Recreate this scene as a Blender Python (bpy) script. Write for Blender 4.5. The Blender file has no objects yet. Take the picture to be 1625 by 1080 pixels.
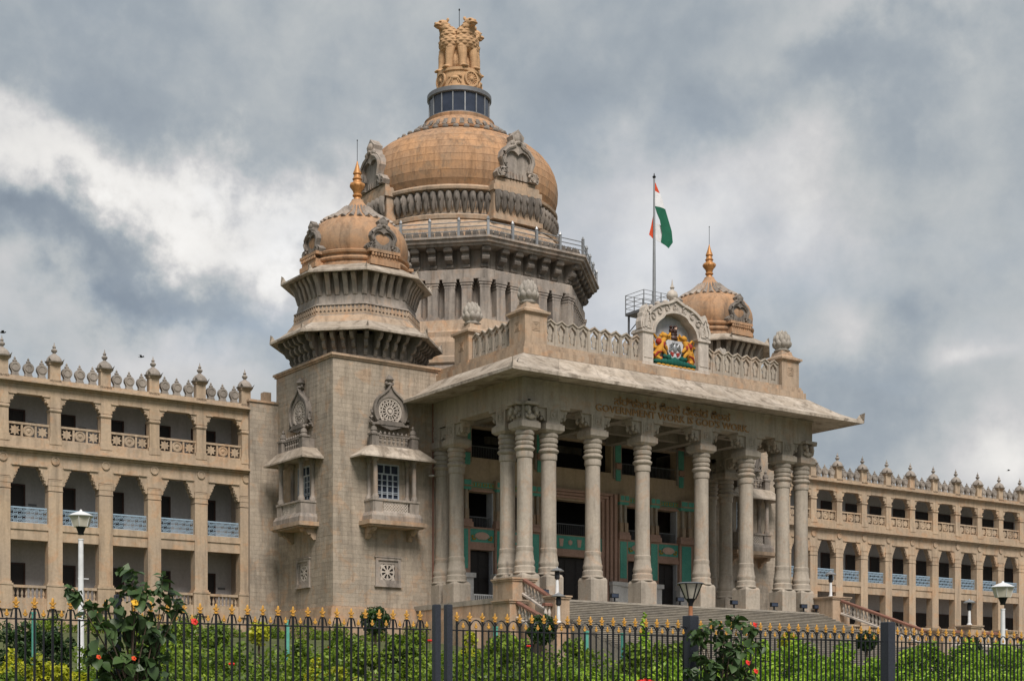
import bpy, math, random
import numpy as np
from mathutils import Vector, Matrix
random.seed(7)
R = math.radians
PI = math.pi
C = bpy.context.scene.collection

# ------------------------------------------------------------------ camera
sc = bpy.context.scene
YAW = R(54.9)
cam = bpy.data.cameras.new('camera')
cam.sensor_width = 36.0
cam.sensor_fit = 'HORIZONTAL'
cam.lens = 2419.0 / 1625.0 * 36.0
cam.shift_y = (1128.0 - 540.0) / 1625.0
cam.clip_start = 0.1
cam.clip_end = 6000
camo = bpy.data.objects.new('camera', cam)
camo.location = (-61.086, -85.407, -7.75)
camo.rotation_euler = (R(90), 0, YAW - R(90))
C.objects.link(camo)
sc.camera = camo

# ------------------------------------------------------------------ light
SUN_EL, SUN_AZ = 50.0, 252.0          # azimuth measured from +X, counter-clockwise
sv = Vector((math.cos(R(SUN_AZ)) * math.cos(R(SUN_EL)), math.sin(R(SUN_AZ)) * math.cos(R(SUN_EL)), math.sin(R(SUN_EL))))
sun = bpy.data.lights.new('sun', 'SUN')
sun.energy = 1.5
sun.angle = R(24)
sun.color = (1.0, 0.92, 0.85)
suno = bpy.data.objects.new('sun', sun)
suno.rotation_euler = sv.to_track_quat('Z', 'Y').to_euler()
suno.location = (-80, -120, 120)
C.objects.link(suno)
sc.view_settings.view_transform = 'Standard'
sc.view_settings.look = 'None'
sc.view_settings.gamma = 1.0
sc.view_settings.use_curve_mapping = False
sc.view_settings.exposure = 1.33


def lin(*c):
    o = []
    for x in c:
        x = x / 255.0
        o.append(x / 12.92 if x <= 0.04045 else ((x + 0.055) / 1.055) ** 2.4)
    return (o[0], o[1], o[2], 1.0)


# ------------------------------------------------------------------ sky
class NT:
    """small helper to write node trees"""
    def __init__(self, tree):
        self.t = tree
        self.n = tree.nodes
        self.l = tree.links

    def node(self, kind, **kw):
        nd = self.n.new(kind)
        for k, v in kw.items():
            setattr(nd, k, v)
        return nd

    def put(self, sock, val):
        if isinstance(val, bpy.types.NodeSocket):
            self.l.new(val, sock)
        elif val is not None:
            sock.default_value = val

    def math(self, op, a, b=None, c=None, clamp=False):
        nd = self.node('ShaderNodeMath', operation=op, use_clamp=clamp)
        self.put(nd.inputs[0], a)
        if b is not None:
            self.put(nd.inputs[1], b)
        if c is not None:
            self.put(nd.inputs[2], c)
        return nd.outputs[0]

    def vmath(self, op, a, b):
        nd = self.node('ShaderNodeVectorMath', operation=op)
        self.put(nd.inputs[0], a)
        self.put(nd.inputs[1], b)
        return nd.outputs[0]

    def noise(self, vec, scale, detail=4.0, rough=0.55, dist=0.0):
        nd = self.node('ShaderNodeTexNoise')
        self.put(nd.inputs['Vector'], vec)
        nd.inputs['Scale'].default_value = scale
        nd.inputs['Detail'].default_value = detail
        nd.inputs['Roughness'].default_value = rough
        nd.inputs['Distortion'].default_value = dist
        return nd

    def ramp(self, fac, stops, interp='LINEAR'):
        nd = self.node('ShaderNodeValToRGB')
        cr = nd.color_ramp
        cr.interpolation = interp
        while len(cr.elements) < len(stops):
            cr.elements.new(0.5)
        for e, (p, c) in zip(cr.elements, stops):
            e.position = p
            e.color = c if len(c) == 4 else (c[0], c[1], c[2], 1)
        self.put(nd.inputs[0], fac)
        return nd.outputs[0]

    def mix(self, fac, a, b, blend='MIX'):
        nd = self.node('ShaderNodeMix', data_type='RGBA', blend_type=blend)
        self.put(nd.inputs[0], fac)
        self.put(nd.inputs[6], a)
        self.put(nd.inputs[7], b)
        return nd.outputs[2]

    def maprange(self, v, a, b, c=0.0, d=1.0):
        nd = self.node('ShaderNodeMapRange')
        nd.interpolation_type = 'SMOOTHSTEP'
        self.put(nd.inputs[0], v)
        for i, x in enumerate((a, b, c, d)):
            nd.inputs[i + 1].default_value = x
        return nd.outputs[0]


def g(v):
    return (v, v, v, 1.0)


world = bpy.data.worlds.new('World')
sc.world = world
world.use_nodes = True
w = NT(world.node_tree)
w.n.clear()
tc = w.node('ShaderNodeTexCoord')
D = tc.outputs['Generated']
sep = w.node('ShaderNodeSeparateXYZ')
w.put(sep.inputs[0], D)
dx, dy, dz = sep.outputs
sky = w.node('ShaderNodeTexSky', sky_type='NISHITA')
sky.sun_disc = False
sky.sun_elevation = R(SUN_EL)
sky.sun_rotation = R(90 - SUN_AZ)
# cloud layer seen in perspective: direction over height
zz = w.math('ADD', w.math('MAXIMUM', dz, 0.0), 0.22)
comb = w.node('ShaderNodeCombineXYZ')
w.put(comb.inputs[0], w.math('DIVIDE', dx, zz))
w.put(comb.inputs[1], w.math('DIVIDE', dy, zz))
P2 = comb.outputs[0]
n1 = w.noise(P2, 1.3, 9.0, 0.58, 0.15)
n2 = w.noise(P2, 0.55, 4.0, 0.5, 0.2)
az = w.math('ARCTAN2', dy, dx)
el = w.math('ARCSINE', dz)
warpn = w.noise(D, 8.0, 8.0, 0.56, 0.0)
wsep = w.node('ShaderNodeSeparateColor')
w.put(wsep.inputs[0], warpn.outputs['Color'])


def blob(px, py, sx, sy, warp=0.13, tilt=0.0):
    """one soft patch of cloud around a compass bearing and height, sizes in degrees"""
    l = (px - 812.0) / 2419.0
    hx = math.cos(YAW) + l * math.sin(YAW)
    hy = math.sin(YAW) - l * math.cos(YAW)
    a0 = math.atan2(hy, hx)
    e0 = math.atan2((1128.0 - py) / 2419.0, math.hypot(hx, hy))
    da = w.math('MULTIPLY_ADD', wsep.outputs[0], warp * 2, -a0 - warp)
    da = w.math('ADD', az, da)
    de = w.math('MULTIPLY_ADD', wsep.outputs[1], warp * 2, -e0 - warp)
    de = w.math('ADD', el, de)
    if tilt:
        de = w.math('ADD', de, w.math('MULTIPLY', da, tilt))
    qa = w.math('POWER', w.math('DIVIDE', da, R(sx)), 2.0)
    qe = w.math('POWER', w.math('DIVIDE', de, R(sy)), 2.0)
    return w.math('EXPONENT', w.math('MULTIPLY', w.math('ADD', qa, qe), -1.0))


def total(items):
    acc = None
    for k, b in items:
        t = w.math('MULTIPLY', b, k)
        acc = t if acc is None else w.math('ADD', acc, t)
    return acc


fine = w.noise(D, 22.0, 7.0, 0.58, 0.1)
base = w.math('MULTIPLY_ADD', w.math('SUBTRACT', w.math('ADD', w.math('MULTIPLY', n1.outputs[0], 0.5), w.math('MULTIPLY', n2.outputs[0], 0.5)), 0.5), 0.55, 0.590)
base = w.math('ADD', base, w.math('MULTIPLY', w.math('SUBTRACT', warpn.outputs[0], 0.5), 0.34))
base = w.math('ADD', base, w.math('MULTIPLY', w.math('SUBTRACT', fine.outputs[0], 0.5), 0.27))
patches = total([
    (0.24, blob(10, 262, 4.5, 1.7, .18)), (0.23, blob(300, 290, 4.5, 1.5, 0.18)), (0.22, blob(470, 330, 4.0, 1.5)), (0.14, blob(130, 320, 3.0, 1.0)),
    (-0.20, blob(40, 405, 4.2, 1.5, 0.14)), (-0.16, blob(300, 440, 4.6, 1.5, 0.14)), (-0.10, blob(140, 110, 9.0, 3.2)),
    (0.10, blob(180, 560, 6.0, 1.5)), (-0.05, blob(850, 90, 9.0, 2.6)), (-0.07, blob(1520, 330, 6.0, 4.0)),
    (0.18, blob(960, 360, 3.0, 4.0)), (0.17, blob(1180, 340, 4.0, 2.4)), (0.10, blob(1060, 520, 4.0, 2.2)),
    (0.26, blob(1590, 728, 2.2, 1.1, 0.05)), (0.18, blob(1345, 550, 1.5, 1.0, 0.05)), (0.18, blob(1540, 560, 1.0, 0.4, 0.04)),
    (-0.12, blob(1440, 590, 2.2, 1.6)), (-0.05, blob(1420, 690, 3.0, 1.2)), (0.14, blob(1400, 25, 4.5, 1.4)),
    (-0.06, blob(1300, 150, 6.0, 1.6)),
])
dens = w.math('ADD', base, patches)
cloud = w.ramp(dens, [(0.20, lin(116, 127, 140)), (0.38, lin(140, 151, 163)), (0.50, lin(161, 170, 178)), (0.60, lin(184, 189, 192)),
                      (0.72, lin(206, 206, 207)), (0.88, lin(236, 234, 231)), (1.0, lin(250, 248, 245))])
cover = w.maprange(w.noise(P2, 0.9, 6.0, 0.55, 0.2).outputs[0], 0.30, 0.48, 0.80, 1.0)
bgs = w.node('ShaderNodeBackground')
w.put(bgs.inputs[0], sky.outputs[0])
bgs.inputs[1].default_value = 0.055
bgc = w.node('ShaderNodeBackground')
w.put(bgc.inputs[0], cloud)
bgc.inputs[1].default_value = 0.395
mx = w.node('ShaderNodeMixShader')
w.put(mx.inputs[0], cover)
w.put(mx.inputs[1], bgs.outputs[0])
w.put(mx.inputs[2], bgc.outputs[0])
wo = w.node('ShaderNodeOutputWorld')
w.put(wo.inputs[0], mx.outputs[0])


# ------------------------------------------------------------------ materials
def new_mat(name):
    m = bpy.data.materials.new(name)
    m.use_nodes = True
    t = NT(m.node_tree)
    t.n.clear()
    bs = t.node('ShaderNodeBsdfPrincipled')
    out = t.node('ShaderNodeOutputMaterial')
    t.put(out.inputs[0], bs.outputs[0])
    return m, t, bs


def stone(name, a, b, stain=0.45, streak=0.65,  stain_amt=0.45, rough=0.85, island=0.0, objrand=0.0, bump=0.25, s1=0.3, grain=5.0, patch=None, patch_amt=0.5):
    """weathered stone: two tints drifting over metres, rain streaks, fine grain"""
    m, t, bs = new_mat(name)
    geo = t.node('ShaderNodeNewGeometry')
    pos = geo.outputs['Position']
    col = t.mix(t.ramp(t.noise(pos, s1, 7.0, 0.62, 0.4).outputs[0], [(0.36, g(0)), (0.64, g(1))]), a, b)
    if patch:
        pm = t.ramp(t.noise(pos, 0.75, 8.0, 0.66, 0.8).outputs[0], [(0.52, g(0)), (0.62, g(patch_amt))])
        col = t.mix(pm, col, patch)
    sm = t.vmath('MULTIPLY', pos, (1.5, 1.5, 0.16))
    st = t.ramp(t.noise(sm, 1.3, 7.0, 0.62, 0.3).outputs[0], [(0.47, g(0)), (0.70, g(1))])
    col = t.mix(t.math('MULTIPLY', st, stain_amt), col, t.mix(1.0, col, g(stain), 'MULTIPLY'))
    s2 = t.vmath('MULTIPLY', pos, (1.9, 1.9, 0.17))
    k2 = t.ramp(t.noise(s2, 1.0, 5.0, 0.6, 0.2).outputs[0], [(0.54, g(0)), (0.74, g(1))])
    k3 = t.ramp(t.noise(pos, 0.42, 5.0, 0.6, 0.3).outputs[0], [(0.40, g(0)), (0.56, g(1))])
    col = t.mix(t.math('MULTIPLY', t.math('MULTIPLY', k2, k3), streak * 0.8), col, (0.085, 0.074, 0.064, 1))
    gr = t.noise(pos, grain, 5.0, 0.7)
    col = t.mix(1.0, col, t.ramp(gr.outputs[0], [(0.25, g(0.82)), (0.75, g(1.12))]), 'MULTIPLY')
    if island:
        r = t.math('MULTIPLY_ADD', geo.outputs['Random Per Island'], island * 2, 1 - island)
        cc = t.node('ShaderNodeCombineColor')
        for i in range(3):
            t.put(cc.inputs[i], r)
        col = t.mix(1.0, col, cc.outputs[0], 'MULTIPLY')
    if objrand:
        oi = t.node('ShaderNodeObjectInfo')
        r = t.math('MULTIPLY_ADD', oi.outputs['Random'], objrand * 2, 1 - objrand)
        cc = t.node('ShaderNodeCombineColor')
        for i in range(3):
            t.put(cc.inputs[i], r)
        col = t.mix(1.0, col, cc.outputs[0], 'MULTIPLY')
    t.put(bs.inputs['Base Color'], col)
    bs.inputs['Roughness'].default_value = rough
    bs.inputs['Specular IOR Level'].default_value = 0.25
    if bump:
        bp = t.node('ShaderNodeBump')
        bp.inputs['Strength'].default_value = bump
        bp.inputs['Distance'].default_value = 0.06
        h = t.math('ADD', gr.outputs[0], t.math('MULTIPLY', t.noise(pos, grain * 4, 3.0, 0.6).outputs[0], 0.5))
        t.put(bp.inputs['Height'], h)
        t.put(bs.inputs['Normal'], bp.outputs[0])
    return m


def plain(name, c, rough=0.6, metal=0.0, var=0.15, scale=3.0, spec=0.4):
    m, t, bs = new_mat(name)
    geo = t.node('ShaderNodeNewGeometry')
    nz = t.noise(geo.outputs['Position'], scale, 5.0, 0.6)
    col = t.mix(1.0, c, t.ramp(nz.outputs[0], [(0.25, g(1 - var)), (0.75, g(1 + var))]), 'MULTIPLY')
    t.put(bs.inputs['Base Color'], col)
    bs.inputs['Roughness'].default_value = rough
    bs.inputs['Metallic'].default_value = metal
    bs.inputs['Specular IOR Level'].default_value = spec
    return m


def leafy(name, dark, mid, light, trans=0.25):
    m, t, bs = new_mat(name)
    geo = t.node('ShaderNodeNewGeometry')
    n = t.noise(geo.outputs['Position'], 2.2, 4.0, 0.6)
    n9 = t.noise(geo.outputs['Position'], 0.55, 3.0, 0.6)
    f = t.math('ADD', t.math('ADD', t.math('MULTIPLY', geo.outputs['Random Per Island'], 0.45), t.math('MULTIPLY', n.outputs[0], 0.5)), t.math('MULTIPLY_ADD', n9.outputs[0], 0.9, -0.45))
    col = t.ramp(f, [(0.15, dark), (0.5, mid), (0.9, light)])
    t.put(bs.inputs['Base Color'], col)
    bs.inputs['Roughness'].default_value = 0.45
    bs.inputs['Specular IOR Level'].default_value = 0.35
    out = [n_ for n_ in t.n if n_.type == 'OUTPUT_MATERIAL'][0]
    tr = t.node('ShaderNodeBsdfTranslucent')
    t.put(tr.inputs[0], t.mix(1.0, col, (1.0, 1.2, 0.5, 1), 'MULTIPLY'))
    ms = t.node('ShaderNodeMixShader')
    ms.inputs[0].default_value = trans
    t.put(ms.inputs[1], bs.outputs[0])
    t.put(ms.inputs[2], tr.outputs[0])
    t.put(out.inputs[0], ms.outputs[0])
    return m


M = {}
M['wing'] = stone('wing_stone', (0.49, 0.374, 0.258, 1), (0.405, 0.322, 0.24, 1), 0.42, 0.6, 0.55, patch=(0.50, 0.30, 0.17, 1), patch_amt=0.5, objrand=0.07)
M['wing_grey'] = stone('wing_grey_stone', (0.37, 0.325, 0.28, 1), (0.25, 0.225, 0.20, 1), 0.35, 0.7, 0.5)
M['tower'] = stone('tower_stone', (0.425, 0.358, 0.282, 1), (0.345, 0.298, 0.243, 1), 0.45, 0.5, 0.6, island=0.10, patch=(0.46, 0.31, 0.20, 1), patch_amt=0.55, s1=0.2)
M['mortar'] = stone('mortar_stone', (0.36, 0.30, 0.245, 1), (0.38, 0.32, 0.265, 1), 0.6, 0.4, 0.3)
M['grey'] = stone('grey_granite', (0.40, 0.35, 0.30, 1), (0.27, 0.24, 0.215, 1), 0.3, 0.8, 0.65, s1=0.45, patch=(0.43, 0.30, 0.21, 1), patch_amt=0.4)
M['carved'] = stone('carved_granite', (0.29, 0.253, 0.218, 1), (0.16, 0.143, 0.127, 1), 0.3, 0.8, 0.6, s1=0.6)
M['ochre'] = stone('ochre_stone', (0.47, 0.342, 0.236, 1), (0.385, 0.304, 0.23, 1), 0.38, 0.65, 0.6, s1=0.4, patch=(0.51, 0.30, 0.17, 1), patch_amt=0.55)
M['column'] = stone('column_granite', (0.44, 0.386, 0.318, 1), (0.36, 0.319, 0.268, 1), 0.45, 0.55, 0.5, s1=0.3, patch=(0.45, 0.30, 0.20, 1), patch_amt=0.4)
M['dome'] = stone('dome_stone', (0.50, 0.285, 0.15, 1), (0.38, 0.245, 0.155, 1), 0.34, 0.9, 0.6, objrand=0.04, s1=0.3, patch=(0.28, 0.205, 0.14, 1), patch_amt=0.6)
M['domejoint'] = stone('dome_joint', (0.34, 0.205, 0.12, 1), (0.28, 0.185, 0.12, 1), 0.4, 0.6, 0.4)
M['smalldome'] = stone('small_dome_stone', (0.50, 0.285, 0.155, 1), (0.36, 0.24, 0.155, 1), 0.34, 0.85, 0.6, s1=0.6, patch=(0.28, 0.21, 0.15, 1), patch_amt=0.5)
M['roof'] = stone('roof_plaster', (0.34, 0.285, 0.225, 1), (0.50, 0.44, 0.37, 1), 0.4, 0.6, 0.5, objrand=0.12, patch=(0.19, 0.155, 0.12, 1), patch_amt=0.75, s1=0.5)
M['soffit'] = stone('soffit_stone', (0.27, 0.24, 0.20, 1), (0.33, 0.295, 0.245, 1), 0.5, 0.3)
M['white_stone'] = stone('white_stone', (0.58, 0.52, 0.455, 1), (0.47, 0.42, 0.37, 1), 0.45, 0.5, 0.5, s1=0.8)
M['lotus'] = stone('lotus_stone', (0.40, 0.365, 0.315, 1), (0.33, 0.30, 0.265, 1), 0.45, 0.5, 0.4, s1=0.8)
M['render_wall'] = stone('veranda_wall_paint', (0.50, 0.49, 0.49, 1), (0.44, 0.43, 0.43, 1), 0.8, 0.3, bump=0.08)
M['white'] = stone('white_paint', (0.72, 0.71, 0.69, 1), (0.62, 0.61, 0.60, 1), 0.7, 0.3, bump=0.08, rough=0.6)
M['nichepaint'] = stone('niche_paint', (0.52, 0.54, 0.57, 1), (0.46, 0.48, 0.52, 1), 0.7, 0.3, bump=0.05)
M['backwall'] = stone('portico_wall_stone', (0.50, 0.385, 0.26, 1), (0.42, 0.33, 0.24, 1), 0.6, 0.4, 0.3)
M['brown'] = stone('brown_stone', (0.50, 0.32, 0.25, 1), (0.40, 0.26, 0.20, 1), 0.6, 0.3, 0.3)
M['rail'] = stone('handrail_stone', (0.25, 0.12, 0.085, 1), (0.20, 0.10, 0.075, 1), 0.6, 0.3)
M['green'] = stone('green_mosaic', (0.15, 0.46, 0.36, 1), (0.09, 0.34, 0.27, 1), 0.6, 0.4, 0.3, grain=9)
M['pinkshell'] = plain('pink_plaster', (0.55, 0.38, 0.30, 1), 0.7)
M['yellowleaf'] = plain('yellow_plaster', (0.36, 0.27, 0.05, 1), 0.7)
M['dark'] = plain('dark_timber', (0.018, 0.014, 0.013, 1), 0.55)
M['door'] = plain('door_timber', (0.05, 0.022, 0.016, 1), 0.5)
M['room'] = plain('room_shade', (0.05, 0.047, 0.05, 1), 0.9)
M['iron'] = plain('black_iron', (0.012, 0.013, 0.016, 1), 0.45, 0.2, 0.3, 8)
M['gate'] = plain('black_granite', (0.028, 0.032, 0.042, 1), 0.35, 0.0, 0.5, 45)
M['gilt'] = plain('gilt_paint', (0.50, 0.265, 0.045, 1), 0.6, 0.0, 0.4, 14)
M['brass'] = plain('brass_finial', (0.46, 0.22, 0.075, 1), 0.5, 0.25, 0.35, 5)
M['statue'] = stone('statue_plaster', (0.58, 0.37, 0.205, 1), (0.50, 0.315, 0.175, 1), 0.5, 0.5, 0.4, s1=0.8, bump=0.3, grain=3.5)
M['glass'] = plain('window_glass', (0.035, 0.045, 0.07, 1), 0.15, 0.0, 0.3, 1.0, 0.35)
M['bluewin'] = plain('blue_grey_paint', (0.42, 0.47, 0.52, 1), 0.5)
M['lattice'] = plain('pale_blue_paint', (0.28, 0.385, 0.48, 1), 0.5)
M['steel'] = plain('grey_steel', (0.27, 0.28, 0.29, 1), 0.4, 0.4)
M['darksteel'] = plain('dark_steel', (0.15, 0.155, 0.165, 1), 0.5, 0.2)
M['lampwhite'] = plain('white_enamel', (0.68, 0.69, 0.70, 1), 0.4)
M['lampglass'] = plain('frosted_lamp_glass', (0.58, 0.54, 0.45, 1), 0.25)
M['copper'] = plain('copper_stem', (0.40, 0.17, 0.08, 1), 0.4, 0.3)
M['letter'] = plain('gilded_letters', (0.33, 0.195, 0.085, 1), 0.6, 0.0, 0.4, 6)
M['saffron'] = plain('saffron_cloth', (0.60, 0.065, 0.015, 1), 0.8)
M['clothwhite'] = plain('white_cloth', (0.72, 0.72, 0.74, 1), 0.8)
M['clothgreen'] = plain('green_cloth', (0.006, 0.11, 0.06, 1), 0.8)
M['e_yellow'] = stone('emblem_yellow', (0.66, 0.34, 0.045, 1), (0.56, 0.27, 0.04, 1), 0.5, 0.4, 0.3, bump=0.1)
M['e_red'] = stone('emblem_red', (0.36, 0.045, 0.03, 1), (0.30, 0.04, 0.03, 1), 0.5, 0.4, 0.3, bump=0.1)
M['e_white'] = stone('emblem_white', (0.62, 0.62, 0.63, 1), (0.52, 0.52, 0.54, 1), 0.5, 0.4, 0.3, bump=0.1)
M['e_green'] = stone('emblem_green', (0.015, 0.12, 0.09, 1), (0.01, 0.09, 0.07, 1), 0.5, 0.4, 0.3, bump=0.1)
M['e_dark'] = plain('emblem_dark', (0.05, 0.02, 0.015, 1), 0.5)
M['soil'] = plain('garden_lawn', (0.075, 0.09, 0.03, 1), 0.95, 0, 0.5, 1.5)
M['paving'] = stone('street_paving', (0.16, 0.15, 0.14, 1), (0.12, 0.115, 0.11, 1), 0.6, 0.3)
M['step'] = stone('step_granite', (0.36, 0.325, 0.27, 1), (0.28, 0.255, 0.22, 1), 0.45, 0.3, objrand=0.06, s1=0.5)
M['bark'] = plain('bark', (0.09, 0.065, 0.045, 1), 0.9, 0, 0.4, 10)
M['petal'] = plain('red_petals', (0.62, 0.025, 0.015, 1), 0.6)
M['yellowflower'] = plain('yellow_petals', (0.70, 0.40, 0.02, 1), 0.6)
M['leaf_mid'] = leafy('leaf_green', (0.035, 0.07, 0.008, 1), (0.14, 0.22, 0.018, 1), (0.33, 0.42, 0.05, 1))
M['leaf_dark'] = leafy('leaf_dark_green', (0.010, 0.028, 0.008, 1), (0.028, 0.065, 0.014, 1), (0.06, 0.12, 0.022, 1))
M['leaf_bright'] = leafy('leaf_bright_green', (0.07, 0.14, 0.01, 1), (0.24, 0.40, 0.028, 1), (0.45, 0.60, 0.07, 1))
M['leaf_yellow'] = leafy('leaf_yellow_green', (0.13, 0.17, 0.01, 1), (0.38, 0.39, 0.02, 1), (0.58, 0.55, 0.05, 1))
M['leaf_big'] = leafy('broad_leaf_green', (0.022, 0.045, 0.017, 1), (0.048, 0.088, 0.03, 1), (0.10, 0.165, 0.05, 1), 0.12)
M['bird'] = plain('bird_feathers', (0.02, 0.018, 0.018, 1), 0.8)


# ------------------------------------------------------------------ mesh helpers
class MB:
    def __init__(self):
        self.v = []
        self.f = []
        self.mi = []

    def add(self, vs, fs, m=0):
        o = len(self.v)
        self.v.extend([tuple(p) for p in vs])
        for f in fs:
            self.f.append(tuple(i + o for i in f))
            self.mi.append(m)
        return self

    def box(self, x0, y0, z0, x1, y1, z1, m=0):
        if x0 > x1: x0, x1 = x1, x0
        if y0 > y1: y0, y1 = y1, y0
        if z0 > z1: z0, z1 = z1, z0
        vs = [(x0, y0, z0), (x1, y0, z0), (x1, y1, z0), (x0, y1, z0), (x0, y0, z1), (x1, y0, z1), (x1, y1, z1), (x0, y1, z1)]
        return self.add(vs, [(0, 3, 2, 1), (4, 5, 6, 7), (0, 1, 5, 4), (1, 2, 6, 5), (2, 3, 7, 6), (3, 0, 4, 7)], m)

    def cbox(self, c, s, m=0):
        return self.box(c[0] - s[0] / 2, c[1] - s[1] / 2, c[2] - s[2] / 2, c[0] + s[0] / 2, c[1] + s[1] / 2, c[2] + s[2] / 2, m)

    def prism(self, poly, z0, z1, m=0):
        n = len(poly)
        vs = [(x, y, z0) for x, y in poly] + [(x, y, z1) for x, y in poly]
        fs = [tuple(range(n - 1, -1, -1)), tuple(range(n, 2 * n))]
        fs += [(i, (i + 1) % n, n + (i + 1) % n, n + i) for i in range(n)]
        return self.add(vs, fs, m)

    def plate(self, poly, y0, y1, m=0):
        """outline in x,z pushed through from y0 (front) to y1 (back)"""
        n = len(poly)
        vs = [(x, y0, z) for x, z in poly] + [(x, y1, z) for x, z in poly]
        fs = [tuple(range(n)), tuple(range(2 * n - 1, n - 1, -1))]
        fs += [(i, n + i, n + (i + 1) % n, (i + 1) % n) for i in range(n)]
        return self.add(vs, fs, m)

    def band(self, outer, inner, y0, y1, m=0, closed=True):
        """strip between two outlines of equal count in x,z with thickness"""
        n = len(outer)
        vs = [(x, y0, z) for x, z in outer] + [(x, y0, z) for x, z in inner] + [(x, y1, z) for x, z in outer] + [(x, y1, z) for x, z in inner]
        fs = []
        k = n if closed else n - 1
        for i in range(k):
            j = (i + 1) % n
            fs += [(i, j, n + j, n + i), (2 * n + j, 2 * n + i, 3 * n + i, 3 * n + j), (i, 2 * n + i, 2 * n + j, j), (n + j, 3 * n + j, 3 * n + i, n + i)]
        if not closed:
            fs += [(0, n, 3 * n, 2 * n), (n - 1, 2 * n - 1 + 0, 4 * n - 1, 3 * n - 1)]
        return self.add(vs, fs, m)

    def lathe(self, prof, n=16, c=(0, 0, 0), rot=0.0, m=0, cap=True, arc=None):
        k = len(prof)
        vs = []
        full = arc is None
        cnt = n if full else n + 1
        for (r_, z) in prof:
            for i in range(cnt):
                a = rot + (2 * PI * i / n if full else arc[0] + (arc[1] - arc[0]) * i / n)
                vs.append((c[0] + r_ * math.cos(a), c[1] + r_ * math.sin(a), c[2] + z))
        fs = []
        for j in range(k - 1):
            for i in range(n):
                i2 = (i + 1) % cnt
                fs.append((j * cnt + i, j * cnt + i2, (j + 1) * cnt + i2, (j + 1) * cnt + i))
        if cap and full:
            fs.append(tuple(range(cnt - 1, -1, -1)))
            fs.append(tuple((k - 1) * cnt + i for i in range(cnt)))
        return self.add(vs, fs, m)

    def ell(self, c, r_, nu=12, nv=8, m=0, rx=0.0):
        vs = [(0, 0, -1)]
        for j in range(1, nv):
            b = -PI / 2 + PI * j / nv
            for i in range(nu):
                a = 2 * PI * i / nu
                vs.append((math.cos(b) * math.cos(a), math.cos(b) * math.sin(a), math.sin(b)))
        vs.append((0, 0, 1))
        cr, sr = math.cos(rx), math.sin(rx)
        out = []
        for x, y, z in vs:
            x, y, z = x * r_[0], y * r_[1], z * r_[2]
            y, z = y * cr - z * sr, y * sr + z * cr
            out.append((x + c[0], y + c[1], z + c[2]))
        fs = [(0, 1 + (i + 1) % nu, 1 + i) for i in range(nu)]
        for j in range(nv - 2):
            for i in range(nu):
                p = 1 + j * nu
                fs.append((p + i, p + (i + 1) % nu, p + nu + (i + 1) % nu, p + nu + i))
        t = len(vs) - 1
        p = 1 + (nv - 2) * nu
        fs += [(p + i, p + (i + 1) % nu, t) for i in range(nu)]
        return self.add(out, fs, m)

    def tube(self, pts, rad, n=6, m=0, closed=False):
        pts = [Vector(p) for p in pts]
        k = len(pts)
        rr = rad if isinstance(rad, (list, tuple)) else [rad] * k
        vs = []
        for i, p in enumerate(pts):
            if closed:
                t = pts[(i + 1) % k] - pts[i - 1]
            else:
                t = pts[min(i + 1, k - 1)] - pts[max(i - 1, 0)]
            t.normalize()
            up = Vector((0, 0, 1)) if abs(t.z) < 0.95 else Vector((1, 0, 0))
            s = t.cross(up).normalized()
            u = s.cross(t)
            for j in range(n):
                a = 2 * PI * j / n
                vs.append(p + (s * math.cos(a) + u * math.sin(a)) * rr[i])
        fs = []
        for i in range(k if closed else k - 1):
            i2 = (i + 1) % k
            for j in range(n):
                j2 = (j + 1) % n
                fs.append((i * n + j, i * n + j2, i2 * n + j2, i2 * n + j))
        if not closed:
            fs.append(tuple(range(n - 1, -1, -1)))
            fs.append(tuple((k - 1) * n + j for j in range(n)))
        return self.add(vs, fs, m)

    def xf(self, fn, start=0):
        self.v[start:] = [fn(*p) for p in self.v[start:]]
        return self

    def rotz(self, a, start=0):
        c, s = math.cos(a), math.sin(a)
        return self.xf(lambda x, y, z: (x * c - y * s, x * s + y * c, z), start)

    def mesh(self, name, mats, smooth=35):
        me = bpy.data.meshes.new(name)
        me.from_pydata(self.v, [], self.f)
        if not isinstance(mats, (list, tuple)):
            mats = [mats]
        for m in mats:
            me.materials.append(m)
        if len(mats) > 1:
            me.polygons.foreach_set('material_index', self.mi)
        if smooth:
            me.polygons.foreach_set('use_smooth', [True] * len(me.polygons))
            me.set_sharp_from_angle(angle=R(smooth))
        me.update()
        return me

    def build(self, name, mats, parent=None, loc=(0, 0, 0), rotz=0.0, smooth=35):
        return inst(name, self.mesh(name, mats, smooth), parent, loc, rotz)


def inst(name, me, parent=None, loc=(0, 0, 0), rotz=0.0, scale=None):
    o = bpy.data.objects.new(name, me)
    C.objects.link(o)
    o.location = loc
    if rotz:
        o.rotation_euler = (0, 0, rotz)
    if scale:
        o.scale = scale
    if parent:
        o.parent = parent
    return o


def thing(name, label, cat, loc=(0, 0, 0), group=None, rotz=0.0):
    o = bpy.data.objects.new(name, None)
    o.empty_display_size = 0.3
    C.objects.link(o)
    o.location = loc
    o.rotation_euler = (0, 0, rotz)
    return tag(o, label, cat, group)


def tag(o, label, cat, group=None):
    o['label'] = label
    o['category'] = cat
    if group:
        o['group'] = group
    return o


def struct(o):
    o['kind'] = 'structure'
    return o


def copy_tree(o, parent=None):
    c = o.copy()
    C.objects.link(c)
    if parent:
        c.parent = parent
    for ch in list(o.children):
        copy_tree(ch, c)
    return c


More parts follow.
